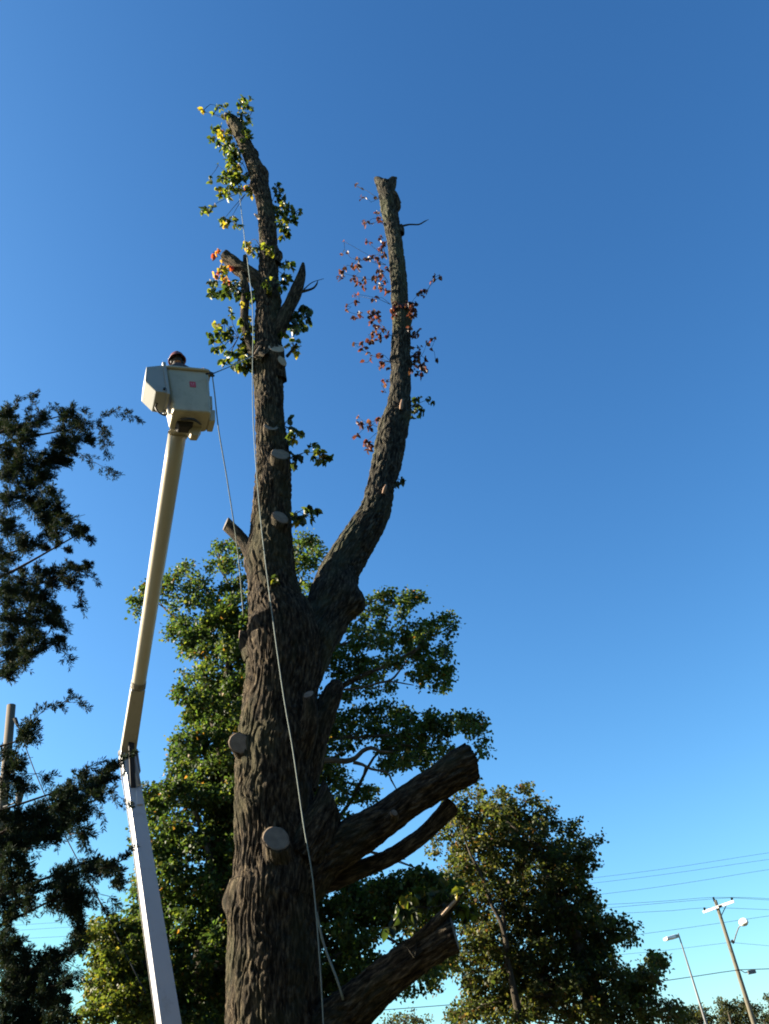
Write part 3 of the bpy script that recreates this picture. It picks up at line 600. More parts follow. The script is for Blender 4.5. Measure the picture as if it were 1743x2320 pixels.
if n_front[1] > 0: n_front = -n_front
s_l = nrm(side_dir-dl*(side_dir@dl))
# elbow: cheek plates, pin, dark slot and link cylinder
for sg in (-1, 1):
    c = EL+s_l*sg*.135
    beam('cheek_plate', c-dl*.45, c+up_t*.04, .022, .17, .022, .14, s_l, M['white'], lift, .008)
rod('elbow_pin', EL-s_l*.155, EL+s_l*.155, .05, .05, M['grease'], lift)
F0 = n_front*.105
beam('slot', EL+n_front*.094-dl*.80-s_l*.035, EL+n_front*.098+up_t*.24, .085, .02, .10, .03, s_l, M['grease'], lift, .006)
rod('hydraulic_cylinder', EL+F0*1.45+s_l*.045-dl*.80, EL+F0*1.45+s_l*.03-dl*.12, .036, .036, M['white'], lift)
rod('cylinder_rod', EL+F0*1.45+s_l*.03-dl*.14, EL+F0*1.2-s_l*.02+up_t*.18, .022, .022, M['galv'], lift)
beam('bracket', EL+n_front*.115-dl*1.15+s_l*.03, EL+n_front*.115-dl*.85+s_l*.04, .10, .035, .08, .05, s_l, M['white'], lift, .006)
# hose along the left edge of the lower boom
hp = [EL-s_l*.12+up_t*.3, EL-s_l*.155-dl*.3, EL-s_l*.15-dl*1.0, EL-s_l*.145-dl*2.0, EL-s_l*.16-dl*3.2, EL-s_l*.165-dl*5.0]
limb_obj('hose', M['black'], lift, tube(hp, [.009]*6, 8, .1))
# turret and pedestal
bmp = bmesh.new(); bmesh.ops.create_cone(bmp, cap_ends=True, segments=32, radius1=.55, radius2=.42, depth=1.2, matrix=Matrix.Translation((BB0[0], BB0[1], .6)))
bmo('turret', bmp, M['white'], lift, .02)
beam('turret_yoke', (BB0[0], BB0[1], 1.1), (BB0[0], BB0[1], 1.75), .5, .5, .42, .36, (1, 0, 0), M['white'], lift, .02)

# bucket, fitted to the photo's corners
bx = np.array([-2.610, 9.203, 10.435]); yaw, pit, rol = .434, -.037, -.097
bw, bd, bh, tp = .649, .507, .841, .138
Rb = np.array(Matrix.Rotation(yaw, 3, 'Z') @ Matrix.Rotation(pit, 3, 'X') @ Matrix.Rotation(rol, 3, 'Y'))
def B(x, y, z): return Rb @ np.array([x, y, z], float)+bx
s_ = 1-tp
def frustum(x0, x1, y0, y1, z0, X0, X1, Y0, Y1, z1): return [B(x0, y0, z0), B(x1, y0, z0), B(x1, y1, z0), B(x0, y1, z0), B(X0, Y0, z1), B(X1, Y0, z1), B(X1, Y1, z1), B(X0, Y1, z1)]
def bucket_shell():
    bm = bmesh.new(); rings = []
    def ring(w_, d_, z, rc=.06, n=5):
        L = []
        for cx, cy, a0 in ((1, 1, 0), (-1, 1, 90), (-1, -1, 180), (1, -1, 270)):
            for k in range(n):
                a = R(a0+90*k/(n-1)); L.append(bm.verts.new(tuple(B(cx*(w_/2-rc)+rc*math.cos(a), cy*(d_/2-rc)+rc*math.sin(a), z))))
        rings.append(L)
    ring(bw*s_-.05, bd*s_-.05, 0, .05); ring(bw*s_-.012, bd*s_-.012, .012, .06); ring(bw*s_, bd*s_, .035)
    for q in (.3, .6, 1): ring(bw*(s_+tp*q), bd*(s_+tp*q), bh*q-.0, .06)
    ring(bw-.02, bd-.02, bh+.002, .05); ring(bw*(s_+tp*.5)-.03, bd*(s_+tp*.5)-.03, bh*.5, .05); ring(bw*s_-.04, bd*s_-.04, .03, .04)
    for a, b in zip(rings, rings[1:]):
        for k in range(len(a)): bm.faces.new((a[k], a[(k+1) % len(a)], b[(k+1) % len(a)], b[k]))
    bm.faces.new(rings[0][::-1]); bm.faces.new(rings[-1])
    bmesh.ops.recalc_face_normals(bm, faces=bm.faces[:]); return bm
bucket = bmo('bucket', bucket_shell(), M['cream'], lift, smooth=False)
# rolled rim
rp = []
for cx, cy, a0 in ((1, 1, 0), (-1, 1, 90), (-1, -1, 180), (1, -1, 270)):
    for k in range(4):
        a = R(a0+30*k); rp.append(B(cx*(bw/2-.05)+.065*math.cos(a), cy*(bd/2-.05)+.065*math.sin(a), bh-.005))
rp.append(rp[0]); limb_obj('rim', M['cream'], bucket, tube(rp, [.026]*len(rp), 10, .04))
# red sticker with a pale unreadable mark
def onfront(x, z, off): q = z/bh; return B(x, -bd/2*(s_+tp*q)-off, z)
def sticker(name, x0, x1, z0, z1, off, mat, par):
    c = [onfront(x0, z0, off), onfront(x1, z0, off), onfront(x1, z0, off-.004), onfront(x0, z0, off-.004), onfront(x0, z1, off), onfront(x1, z1, off), onfront(x1, z1, off-.004), onfront(x0, z1, off-.004)]
    return bmo(name, hexa(c), mat, par)
st = sticker('sticker', .005, .095, .475, .585, .005, M['decal'], bucket)
def frontbox(parts):
    V = []; F = []
    for (x0, x1, z0, z1) in parts:
        o = len(V); V += [onfront(x0, z0, .0075), onfront(x1, z0, .0075), onfront(x1, z1, .0075), onfront(x0, z1, .0075)]; F.append((o, o+1, o+2, o+3))
    return np.array(V), np.array(F)
V, F = frontbox([(.022, .034, .52, .556), (.034, .05, .52, .528), (.055, .066, .52, .556), (.066, .082, .548, .556), (.02, .08, .495, .501)])
mesh_np('sticker_mark', V, F, M['decal_white'], bucket)
# tool box on the left side
tb = [B(*q) for q in ((-.60, -.30, .28), (-.35, -.33, .20), (-.33, .08, .20), (-.56, .08, .28), (-.60, -.30, .72), (-.36, -.33, .80), (-.36, .08, .80), (-.58, .08, .72))]
tbv = [(-.66, .42), (-.62, .72), (-.34, .80), (-.32, .20), (-.52, .22)]
bm = bmesh.new(); A_ = [bm.verts.new(tuple(B(x, -.34, z))) for x, z in tbv]; C_ = [bm.verts.new(tuple(B(x, .08, z))) for x, z in tbv]
bm.faces.new(A_); bm.faces.new(C_[::-1])
for k in range(5): bm.faces.new((A_[k], C_[k], C_[(k+1) % 5], A_[(k+1) % 5]))
bmesh.ops.recalc_face_normals(bm, faces=bm.faces[:]); bmo('tool_box', bm, M['grey_box'], bucket, .012)
bmo('box_lip', hexa(frustum(-.365, -.325, -.36, .10, .17, -.385, -.335, -.36, .10, .84)), M['grey_box'], bucket, .008)
rod('latch', B(-.40, -.345, .27), B(-.40, -.37, .27), .018, .018, M['black'], bucket)
rod('lifting_hook', B(-.56, -.2, .73), B(-.56, -.2, .79), .012, .006, M['black'], bucket)
limb_obj('hose', M['black'], bucket, tube([B(-.46, -.1, .24), B(-.50, -.1, .14), B(-.46, -.1, .04), B(-.38, -.1, -.01), B(-.34, -.05, .08), B(-.36, 0, .2)], [.014]*6, 8, .03))
# control boxes and step on the right
bmo('control_box', hexa(frustum(.29, .355, -.05, .17, .26, .31, .375, -.05, .17, .52)), M['cream'], bucket, .012)
bmo('step', hexa(frustum(.27, .36, -.06, .18, -.02, .30, .38, -.08, .2, .20)), M['cream'], bucket, .015)
bmo('leveling_bracket', hexa(frustum(-.16, .0, .04, .18, -.07, -.20, .06, .0, .2, .0)), M['grease'], bucket, .012)
bmo('bracket_foot', hexa(frustum(.02, .12, .12, .24, -.16, -.02, .2, .1, .26, .0)), M['cream'], bucket, .012)
limb_obj('strap', M['black'], bucket, tube([B(-.14, -.06, -.03), B(-.05, -.12, -.07), B(.05, -.10, -.07), B(.16, .02, -.03)], [.018, .022, .022, .012], 8, .03))
bmo('boom_mount', hexa([*(BT-up_t*.02+np.array(q) for q in ((-.12, -.12, 0), (.12, -.12, 0), (.12, .12, 0), (-.12, .12, 0))), B(-.2, -.1, 0), B(.06, -.1, 0), B(.06, .16, 0), B(-.2, .16, 0)]), M['cream'], lift, .02)

# ------------------------------------------------------------------ worker in the bucket
def skin_obj(name, V, E, rad, mat, parent=None, sub=2):
    me = bpy.data.meshes.new(name); me.from_pydata([tuple(v) for v in V], E, [])
    o = bpy.data.objects.new(name, me); COL.objects.link(o); me.materials.append(mat)
    o.modifiers.new('skin', 'SKIN'); 
    sv = me.skin_vertices[0].data
    for i, q in enumerate(rad): sv[i].radius = (q, q)
    sv[0].use_root = True
    m = o.modifiers.new('sub', 'SUBSURF'); m.levels = sub; m.render_levels = sub
    o.modifiers['skin'].use_smooth_shade = True
    return adopt(o, parent)
hd = at(401, 815, 9.28)
hdl = np.linalg.inv(Rb) @ (hd-bx)
hx, hy, hz = hdl
def H(dx, dy, z): return B(hx+dx, hy+dy, z)
person = empty('person', tuple(H(0, 0, .04))); tag(person, 'worker wearing a dark red hard hat, leaning in the raised bucket', 'person')
ph = hz-.11                                               # neck height
V = [H(.02, .02, .62*ph+.02), H(.01, .02, .78*ph), H(0, .0, ph-.10), H(0, 0, ph), H(0, 0, ph+.05),
     H(.08, .03, .56*ph), H(.10, -.10, .32*ph), H(.09, .02, .09), H(.09, -.10, .06),
     H(-.06, .03, .56*ph), H(-.05, -.10, .32*ph), H(-.05, .02, .09), H(-.05, -.10, .06),
     H(.17, 0, ph-.12), H(.24, -.06, ph-.30), H(.30, -.02, bh+.03),
     H(-.14, 0, ph-.12), H(-.15, -.08, ph-.32), H(-.06, -.16, bh-.05)]
E = [(0, 1), (1, 2), (2, 3), (3, 4), (0, 5), (5, 6), (6, 7), (7, 8), (0, 9), (9, 10), (10, 11), (11, 12), (2, 13), (13, 14), (14, 15), (2, 16), (16, 17), (17, 18)]
rd = [.12, .115, .10, .06, .055, .09, .065, .045, .04, .09, .065, .045, .04, .065, .048, .034, .065, .048, .034]
skin_obj('body', V, E, rd, M['shirt'], person)
# head with face features
bm = bmesh.new(); bmesh.ops.create_uvsphere(bm, u_segments=24, v_segments=18, radius=1)
for v in bm.verts:
    x, y, z = v.co; fx = .075*(1-.18*max(0, -z)); fy = .095*(1-.12*max(0, -z))
    nose = .018*math.exp(-((x/.16)**2+((z+.12)/.2)**2)) if x > -9 and y < 0 else 0
    v.co = Vector((-x*fx, -(y*fy-nose), z*.115))
    v.co = Vector(B(*(np.array([hx, hy, hz-.03])+np.array(v.co))))
bmo('head', bm, M['skin'], person, smooth=True)
for sg in (-1, 1):
    bm = bmesh.new(); bmesh.ops.create_uvsphere(bm, u_segments=12, v_segments=8, radius=.012, matrix=Matrix.Translation(tuple(B(hx+sg*.03, hy+.088, hz-.03)))); bmo('eye', bm, M['black'], person, smooth=True)
    bm = bmesh.new(); bmesh.ops.create_uvsphere(bm, u_segments=14, v_segments=10, radius=1)
    for v in bm.verts: v.co = Vector(B(hx+sg*.088+v.co.x*.022, hy+v.co.y*.038, hz-.035+v.co.z*.045))
    bmo('ear_muff', bm, M['black'] if sg > 0 else M['galv'], person, smooth=True)
bm = bmesh.new(); bmesh.ops.create_uvsphere(bm, u_segments=28, v_segments=16, radius=1)
bmesh.ops.delete(bm, geom=[v for v in bm.verts if v.co.z < -.25], context='VERTS')
for v in bm.verts:
    x, y, z = v.co; k = 1+.22*math.exp(-((z+.22)/.12)**2); rg = 1+.10*math.exp(-(x/.18)**2)*z
    v.co = Vector(B(hx+x*.118*k, hy+y*.135*k-.01, hz-.01+z*.135*rg+.02*max(0, z-.8)*5))
hat = bmo('hard_hat', bm, M['hat'], person, smooth=True)
md = hat.modifiers.new('s', 'SOLIDIFY'); md.thickness = .006
bm = bmesh.new(); bmesh.ops.create_uvsphere(bm, u_segments=20, v_segments=14, radius=1)
bmesh.ops.delete(bm, geom=[v for v in bm.verts if v.co.y > .45 or v.co.z < -.75], context='VERTS')
for v in bm.verts: v.co = Vector(B(hx+v.co.x*.084, hy-.004+v.co.y*.106, hz-.03+v.co.z*.12))
bmo('hair', bm, M['grease'], person, smooth=True)
# hands on the rim
def hand(px, side, par):
    base = np.array(px); n0 = len(person.children)
    V = [B(*base), B(*(base+np.array([0, -.05, .01])))]; E = [(0, 1)]; rd = [.028, .034]
    for k in range(4):
        o = len(V); x = (k-1.5)*.02; l = (.9, 1.0, .95, .75)[k]
        V += [B(*(base+np.array([x, -.085, .012]))), B(*(base+np.array([x, -.11*l-.005, -.008]))), B(*(base+np.array([x, -.108*l-.005, -.034*l])))]
        E += [(1, o), (o, o+1), (o+1, o+2)]; rd += [.011, .009, .008]
    o = len(V); V += [B(*(base+np.array([side*.035, -.04, .0]))), B(*(base+np.array([side*.045, -.07, -.012])))]; E += [(1, o), (o, o+1)]; rd += [.011, .009]
    skin_obj('hand', V, E, rd, M['skin'], par, 1)
hand((hx+.30, -bd/2+.09, bh+.035), -1, person); hand((hx-.02, -bd/2+.10, bh+.02), 1, person)

# ------------------------------------------------------------------ ropes
def rope(name, pts, r_, mat, label, seg=8, par=None):
    t = tube(pts, [r_]*len(pts), seg, .08); o = limb_obj(name, M[mat], par, t)
    if label: tag(o, label, 'rope', 'ropes used on the topped tree')
    return o
def pp(l): return [at(u*K, v*K, y) for u, v, y in l]
mainY = TY-.75
rope('rope', pp([(517, 415, TY-.1), (527, 500, TY-.2), (537, 580, TY-.45), (545, 650, TY-.5), (547, 720, TY-.5), (546, 780, TY-.55), (547, 900, TY-.5), (556, 1040, TY-.6), (572, 1200, TY-.62), (608, 1470, TY-.70), (633, 1620, TY-.68), (656, 1780, TY-.66), (676, 1900, TY-.62), (690, 2060, TY-.60), (700, 2230, TY-.55), (704, 2300, TY-.55)]), .0085, 'rope',
     'long pale rope hanging down the front of the topped trunk')
rope('rope', pp([(463, 806, 9.05), (503, 789, 10.5), (548, 768, 11.7)]), .010, 'rope_blue', 'short dark rope running from the bucket corner up to the tree')
rope('rope', pp([(459, 812, 9.05), (464, 850, 9.15), (473, 930, 9.6), (490, 1030, 10.3), (510, 1160, 11.3), (519, 1240, 11.7), (526, 1330, 12.0)]), .009, 'rope', 'thin rope dropping from the bucket corner past the small left stub')
rope('rope', pp([(684, 1970, TY-.6), (700, 2040, TY-.5), (728, 2115, TY-.45), (742, 2160, TY-.35)]), .014, 'rope', 'short thick pale rope slanting down to the lowest sawn limb')
bc = at(480, 848, 9.02); ks = .62
blk = empty('rope_block', tuple(bc)); tag(blk, 'small dark pulley block tied at the right corner of the bucket', 'pulley')
bm = bmesh.new(); bmesh.ops.create_cone(bm, cap_ends=True, segments=20, radius1=.025, radius2=.025, depth=.03, matrix=Matrix.Translation(tuple(bc)) @ Matrix.Rotation(R(90), 4, 'X')); bmo('sheave', bm, M['galv'], blk, .004)
for sg in (-1, 1):
    beam('side_plate', bc+np.array([-.035, sg*.024, .015]), bc+np.array([.035, sg*.024, -.02]), .02, .06, .02, .035, (0, 1, 0), M['grease'], blk, .008)
rod('shackle', bc+np.array([-.03, 0, .02]), bc+np.array([-.09, 0, .03]), .012, .012, M['black'], blk)

# ------------------------------------------------------------------ background oak behind the trunk
def DK(l): return [(a*K, b*K, c*K) for a, b, c in l]
def C3(l): return [(700+a*.2527, 1300+b*.2527, c*.2527) for a, b, c in l]
oak = empty('oak_tree', (-1.6, 27, 0)); tag(oak, 'tall spreading green oak directly behind the topped trunk', 'tree', 'leafy trees in the background')
left_poly = [(a*K, b*K) for a, b in [(395, 1385), (420, 1340), (480, 1300), (560, 1290), (620, 1340), (680, 1400), (700, 1520), (700, 2230), (262, 2230), (255, 2050), (268, 1960), (285, 1900), (290, 1800), (312, 1690), (365, 1675), (380, 1590), (400, 1560), (372, 1520), (385, 1480), (405, 1440)]]
cl = DK([(300, 1300, 18), (292, 1322, 12), (322, 1275, 18), (340, 1262, 18), (390, 1235, 22), (372, 1255, 20), (405, 1225, 15), (425, 1260, 26), (400, 1285, 30), (350, 1285, 20), (372, 1310, 12), (440, 1290, 30), (465, 1315, 25),
         (480, 1185, 20), (505, 1165, 17), (520, 1190, 22), (485, 1215, 18), (462, 1228, 14), (505, 1225, 22), (525, 1255, 15), (500, 1275, 26), (470, 1330, 25), (515, 1300, 25), (380, 1345, 22), (375, 1370, 18), (405, 1350, 25), (395, 1378, 15), (425, 1370, 22),
         (660, 1165, 22), (645, 1190, 18), (680, 1178, 14), (655, 1220, 25), (642, 1255, 16), (650, 1290, 22), (675, 1210, 14), (690, 1195, 8), (665, 1265, 10)])
holesL = [(a*K, b*K, c*K) for a, b, c in [(445, 1865, 9), (462, 1885, 8), (470, 1940, 8), (440, 1980, 9), (468, 1830, 6)]]
cl += fill_poly(left_poly, 24, 34, holesL)
cl += C3([(620, 190, 60), (700, 190, 60), (560, 230, 50), (740, 250, 40), (860, 210, 55), (930, 220, 60), (980, 220, 40), (1020, 210, 20), (850, 290, 60), (840, 370, 45), (900, 310, 45), (480, 340, 40), (500, 390, 30), (600, 340, 60), (660, 320, 60), (640, 420, 50),
          (420, 470, 45), (400, 560, 60), (470, 540, 60), (360, 620, 50), (560, 500, 70), (640, 500, 65), (690, 600, 60), (600, 600, 70), (500, 640, 80), (400, 700, 80), (740, 560, 35), (720, 640, 35),
          (840, 500, 45), (830, 580, 50), (880, 600, 50), (960, 470, 60), (1040, 470, 60), (1120, 460, 60), (1180, 410, 60), (1240, 400, 50), (1270, 460, 40), (1260, 530, 30), (1100, 540, 60), (1020, 560, 70), (940, 560, 60), (1000, 640, 60), (900, 680, 55), (850, 720, 60), (950, 740, 60),
          (1040, 700, 40), (1110, 740, 40), (1180, 700, 50), (1220, 660, 40), (1240, 720, 30), (1060, 800, 60), (1120, 840, 60), (1040, 860, 60), (960, 850, 50), (940, 920, 40), (1000, 970, 50), (1050, 930, 40), (1180, 880, 45), (1230, 880, 50), (1260, 850, 35), (1200, 960, 55), (1250, 950, 40), (1220, 1030, 35), (1160, 1010, 25),
          (700, 760, 50), (740, 800, 55), (800, 790, 50), (640, 860, 60), (560, 800, 80), (600, 930, 60), (500, 900, 70), (440, 820, 80), (300, 800, 90), (350, 930, 80), (250, 700, 70), (180, 640, 60), (230, 900, 70), (400, 1000, 50), (330, 1050, 40), (420, 1070, 25), (350, 1110, 25), (560, 1070, 25), (600, 1050, 15), (700, 1010, 45), (740, 1020, 35), (520, 1000, 50), (150, 780, 70),
          (330, 1250, 55), (280, 1290, 50), (430, 1240, 50), (220, 1330, 50), (190, 1390, 50), (340, 1330, 60), (420, 1320, 60), (520, 1230, 65), (600, 1210, 60), (680, 1190, 60), (560, 1300, 60), (640, 1290, 50), (780, 1220, 60), (840, 1230, 50), (820, 1300, 60), (760, 1330, 45), (920, 1290, 60), (900, 1360, 70), (1060, 1290, 60), (1100, 1260, 40), (1000, 1340, 70), (1130, 1320, 60), (1180, 1340, 45),
          (1250, 1300, 45), (1310, 1290, 50), (1380, 1280, 40), (1450, 1310, 50), (1520, 1310, 45), (1530, 1360, 40), (1420, 1370, 60), (1340, 1350, 50), (1480, 1420, 60), (1530, 1480, 40), (1550, 1560, 45), (1550, 1610, 25), (1250, 1390, 50), (1200, 1440, 70), (1100, 1400, 80), (1000, 1440, 80), (900, 1450, 80), (800, 1420, 80), (700, 1430, 70), (600, 1400, 60), (500, 1420, 70), (400, 1430, 70), (300, 1440, 60), (230, 1420, 45),
          (350, 1520, 60), (290, 1580, 50), (200, 1540, 45), (150, 1500, 45), (130, 1600, 45), (440, 1500, 50), (700, 1520, 70), (680, 1600, 65), (660, 1680, 40), (760, 1580, 80), (860, 1560, 80), (960, 1540, 80), (1050, 1540, 60), (1080, 1620, 60), (980, 1640, 60), (900, 1660, 60), (800, 1660, 60), (740, 1700, 50), (700, 1740, 35), (800, 1730, 30), (880, 1710, 40), (1150, 1560, 45), (1200, 1600, 40), (1130, 1660, 40), (1060, 1700, 40), (1250, 1560, 30), (1500, 1840, 30),
          (150, 1700, 55), (220, 1740, 60), (290, 1800, 50), (180, 1820, 60), (100, 1860, 55), (250, 1880, 50), (300, 1900, 40), (340, 1950, 35), (110, 1790, 40), (430, 1930, 45), (500, 1950, 50), (570, 1940, 40), (450, 2000, 50), (530, 2010, 50), (330, 2020, 40)])
cl += DK([(740, 1760, 20), (725, 1730, 16)])
rpoly = [(a*K, b*K) for a, b in [(690, 1960), (740, 1905), (800, 1895), (860, 1880), (910, 1868), (940, 1880), (990, 1900), (1000, 2000), (960, 2020), (925, 2030), (890, 1990), (830, 2010), (815, 2060), (830, 2110), (800, 2160), (740, 2230), (690, 2230)]]
cl += fill_poly(rpoly, 22, 32)
cl += DK([(935, 2095, 22), (900, 2105, 18), (920, 2125, 20), (950, 2080, 22), (880, 2140, 16), (870, 2035, 8), (845, 2120, 12)])
tq_ = [at(470, 2260, 27), at(494, 1960, 27), at(505, 1700, 27), at(520, 1480, 27)]; tp_ = [np.array([tq_[0][0], 27, -.2])]+tq_
crown(oak, cl, 26.5, 1.6, leaf=.125, dens=1.45, pal=OAK[0], wts=OAK[1], trunk=(tp_, [.6, .5, .4, .28, .1]), trunkr=.25, limbn=.14)
def bl(parent, l, Y, name='branch', mat='bark_far'):
    P, r_ = pxpath(l, Y); limb_obj(name, M[mat], parent, tube(P, r_, 10, .12, lumps=.12, relief=.01, seed=4))
bl(oak, [(a*.2527+700, b*.2527+1300, c*.2527) for a, b, c in [(-150, 1720, 70), (60, 1690, 60), (200, 1670, 56), (330, 1680, 52), (420, 1650, 44), (480, 1590, 40), (560, 1560, 36), (640, 1590, 26), (760, 1600, 14)]], 25)
bl(oak, [(a*.2527+700, b*.2527+1300, c*.2527) for a, b, c in [(400, 1690, 34), (480, 1710, 26), (560, 1750, 24), (700, 1780, 24), (740, 1850, 18), (790, 1940, 10)]], 25)
bl(oak, [(a*.2527+700, b*.2527+1300, c*.2527) for a, b, c in [(200, 1660, 20), (290, 1600, 14), (360, 1540, 8)]], 25)
bl(oak, [(a*.2527+700, b*.2527+1300, c*.2527) for a, b, c in [(510, 1720, 14), (500, 1760, 14), (490, 1800, 12)]], 25)
bl(oak, [(a*.2527+700, b*.2527+1300, c*.2527) for a, b, c in [(300, 1040, 20), (480, 1020, 22), (620, 980, 22), (740, 950, 22), (820, 860, 18), (880, 780, 12), (1000, 650, 8)]], 25)
bl(oak, [(a*.2527+700, b*.2527+1300, c*.2527) for a, b, c in [(700, 965, 14), (780, 970, 13), (860, 985, 12), (940, 998, 9)]], 25)
bl(oak, [(480*K, 2100*K, 50), (500*K, 1950*K, 46), (500*K, 1850*K, 36), (490*K, 1700*K, 22), (460*K, 1560*K, 12)], 26.5)
bl(oak, [(480*K, 1980*K, 30), (465*K, 1900*K, 22), (440*K, 1800*K, 14), (400*K, 1700*K, 8)], 26)

# ------------------------------------------------------------------ oak on the right
def C7(l): return [(950+a*.4771, 1720+b*.4771, c*.4771) for a, b, c in l]
oak2 = empty('oak_tree', (4.2, 31, 0)); tag(oak2, 'broad dark olive oak in the lower right, between the sawn limbs and the lamp post', 'tree', 'leafy trees in the background')
cl = C7([(210, 140, 30), (260, 160, 40), (300, 155, 26), (380, 160, 36), (400, 190, 40), (490, 150, 26), (520, 140, 20), (510, 190, 34), (540, 210, 26), (330, 230, 60), (420, 250, 55), (590, 230, 40), (620, 230, 26), (560, 270, 50), (640, 290, 36), (655, 330, 26), (160, 230, 45), (200, 200, 40), (110, 330, 36), (80, 380, 30), (75, 430, 28),
         (740, 300, 20), (730, 340, 28), (750, 380, 30), (830, 385, 28), (850, 380, 18), (800, 410, 36), (810, 460, 34), (830, 500, 20), (690, 390, 34)])
cl += fill_poly([(950+a*.4771, 1720+b*.4771) for a, b in [(130, 260), (300, 200), (480, 210), (620, 290), (640, 370), (740, 370), (840, 470), (820, 560), (850, 640), (870, 700), (900, 720), (1000, 740), (1050, 820), (1030, 880), (930, 900), (950, 940), (1040, 1000), (1060, 930), (1120, 890), (1190, 940), (1150, 1010), (1130, 1050), (1190, 1090), (1130, 1140), (1230, 1140), (1290, 1180), (1280, 1270), (120, 1270), (130, 1170), (200, 1090), (180, 1010), (60, 1030), (-20, 960), (60, 900), (200, 880), (190, 740), (100, 700), (80, 560), (110, 460)]],
               20, 30, [(950+a*.4771, 1720+b*.4771, c*.4771) for a, b, c in [(240, 950, 16), (745, 905, 14), (430, 820, 8), (680, 840, 9), (330, 730, 7)]])
cl += C7([(60, 1000, 40), (30, 980, 36), (80, 1080, 22), (20, 1020, 30), (70, 620, 50), (40, 680, 40), (10, 740, 50), (-30, 800, 50), (60, 760, 60), (110, 820, 50)])
crown(oak2, cl, 31, 1.6, leaf=.122, dens=1.1, pal=OAKD[0], wts=OAKD[1], trunk=([np.array([4.2, 31, -.2]), np.array([4.2, 31, 3]), np.array([3.9, 31, 6]), np.array([3.4, 31, 9])], [.4, .34, .25, .1]), trunkr=.2, limbn=.12)
bl(oak2, [(950+a*.4771, 1720+b*.4771, c*.4771) for a, b, c in [(420, 900, 24), (390, 780, 22), (340, 680, 18), (290, 540, 14), (240, 440, 10), (190, 290, 6)]], 29.4)
bl(oak2, [(950+a*.4771, 1720+b*.4771, c*.4771) for a, b, c in [(480, 1250, 40), (440, 1050, 32), (410, 900, 26), (400, 740, 18), (390, 600, 10)]], 29.6)

# ------------------------------------------------------------------ bright small tree lower left
def C8(l): return [(180+a*.2166, 1900+b*.2166, c*.2166) for a, b, c in l]
t3 = empty('young_tree', (-7.6, 24, 0)); tag(t3, 'smaller yellow green tree beside the cedar at the lower left, behind the boom base', 'tree', 'leafy trees in the background')
cl = C8([(90, 980, 60), (200, 900, 50), (190, 840, 24), (300, 880, 50), (370, 820, 26), (380, 880, 40), (460, 930, 50), (560, 880, 50), (60, 1010, 30)])
cl += fill_poly([(180+a*.2166, 1900+b*.2166) for a, b in [(50, 990), (200, 870), (400, 850), (560, 880), (640, 760), (720, 800), (760, 1300), (900, 1960), (0, 1960), (-10, 1750), (100, 1680), (20, 1500), (150, 1400), (60, 1250), (120, 1130)]], 17, 24,
               [(180+a*.2166, 1900+b*.2166, c*.2166) for a, b, c in [(590, 1640, 40), (230, 1120, 18), (540, 1480, 24), (340, 1880, 26)]])
crown(t3, cl, 24, 1.0, leaf=.115, dens=1.1, pal=LIME[0], wts=LIME[1], trunk=([np.array([-7.4, 24, -.2]), np.array([-7.4, 24, 2]), np.array([-7.6, 24, 4.5]), np.array([-7.9, 24, 6.5])], [.22, .18, .12, .05]), trunkr=.15, sub=.24, limbn=.15)

# ------------------------------------------------------------------ cedar at the left edge
CY = 8.5
cedar = empty('cedar_tree', (-5.7, CY, 0)); tag(cedar, 'dark shaggy cedar with feathery drooping sprays along the left edge', 'tree')
def U5(l): return [(a*.3347, 860+b*.3345, *[x*.3347 for x in c]) for a, b, *c in l]
def U6(l): return [(a*.3434, 1560+b*.3435, *[x*.3435 for x in c]) for a, b, *c in l]
clumps = U5([(50, 230, 60), (20, 320, 70), (110, 330, 60), (160, 420, 60), (240, 290, 50), (280, 240, 40), (200, 350, 50), (60, 500, 90), (170, 560, 90), (440, 240, 50), (480, 220, 50), (510, 280, 50), (430, 320, 55), (430, 400, 60), (450, 470, 70), (380, 500, 80), (300, 560, 80), (430, 560, 50), (560, 320, 40), (600, 380, 34), (610, 420, 20), (520, 400, 40), (60, 640, 90), (200, 700, 90), (290, 660, 70), (330, 740, 40), (370, 780, 30), (80, 800, 80), (220, 820, 80), (320, 850, 70), (400, 890, 60), (360, 960, 70), (290, 940, 60), (460, 960, 50), (510, 1000, 45), (560, 1010, 26), (530, 1050, 26), (400, 1030, 50), (330, 1050, 40), (390, 1110, 24), (460, 1150, 12), (610, 1080, 12), (80, 1020, 70), (150, 1080, 60), (170, 1140, 34), (260, 1110, 40), (300, 1140, 20), (30, 950, 60), (20, 1200, 40), (80, 1210, 30), (10, 1150, 50),
              (50, 1300, 50), (150, 1290, 16), (250, 1280, 40), (300, 1310, 50), (380, 1300, 50), (430, 1330, 45), (490, 1250, 30), (530, 1280, 34), (590, 1250, 22), (470, 1370, 30), (240, 1370, 50), (340, 1380, 50), (130, 1390, 70), (40, 1400, 60), (60, 1500, 80), (200, 1470, 80), (290, 1480, 60), (240, 1560, 60), (350, 1530, 50), (390, 1580, 30), (340, 1610, 60), (80, 1620, 100), (200, 1650, 80), (380, 1650, 26), (60, 1740, 90), (190, 1760, 60), (270, 1740, 45), (300, 1790, 40), (380, 1780, 34), (420, 1760, 16), (150, 1850, 50), (220, 1840, 30), (60, 1860, 60), (80, 1930, 60), (170, 1900, 34), (30, 1970, 34), (60, 1990, 16)])
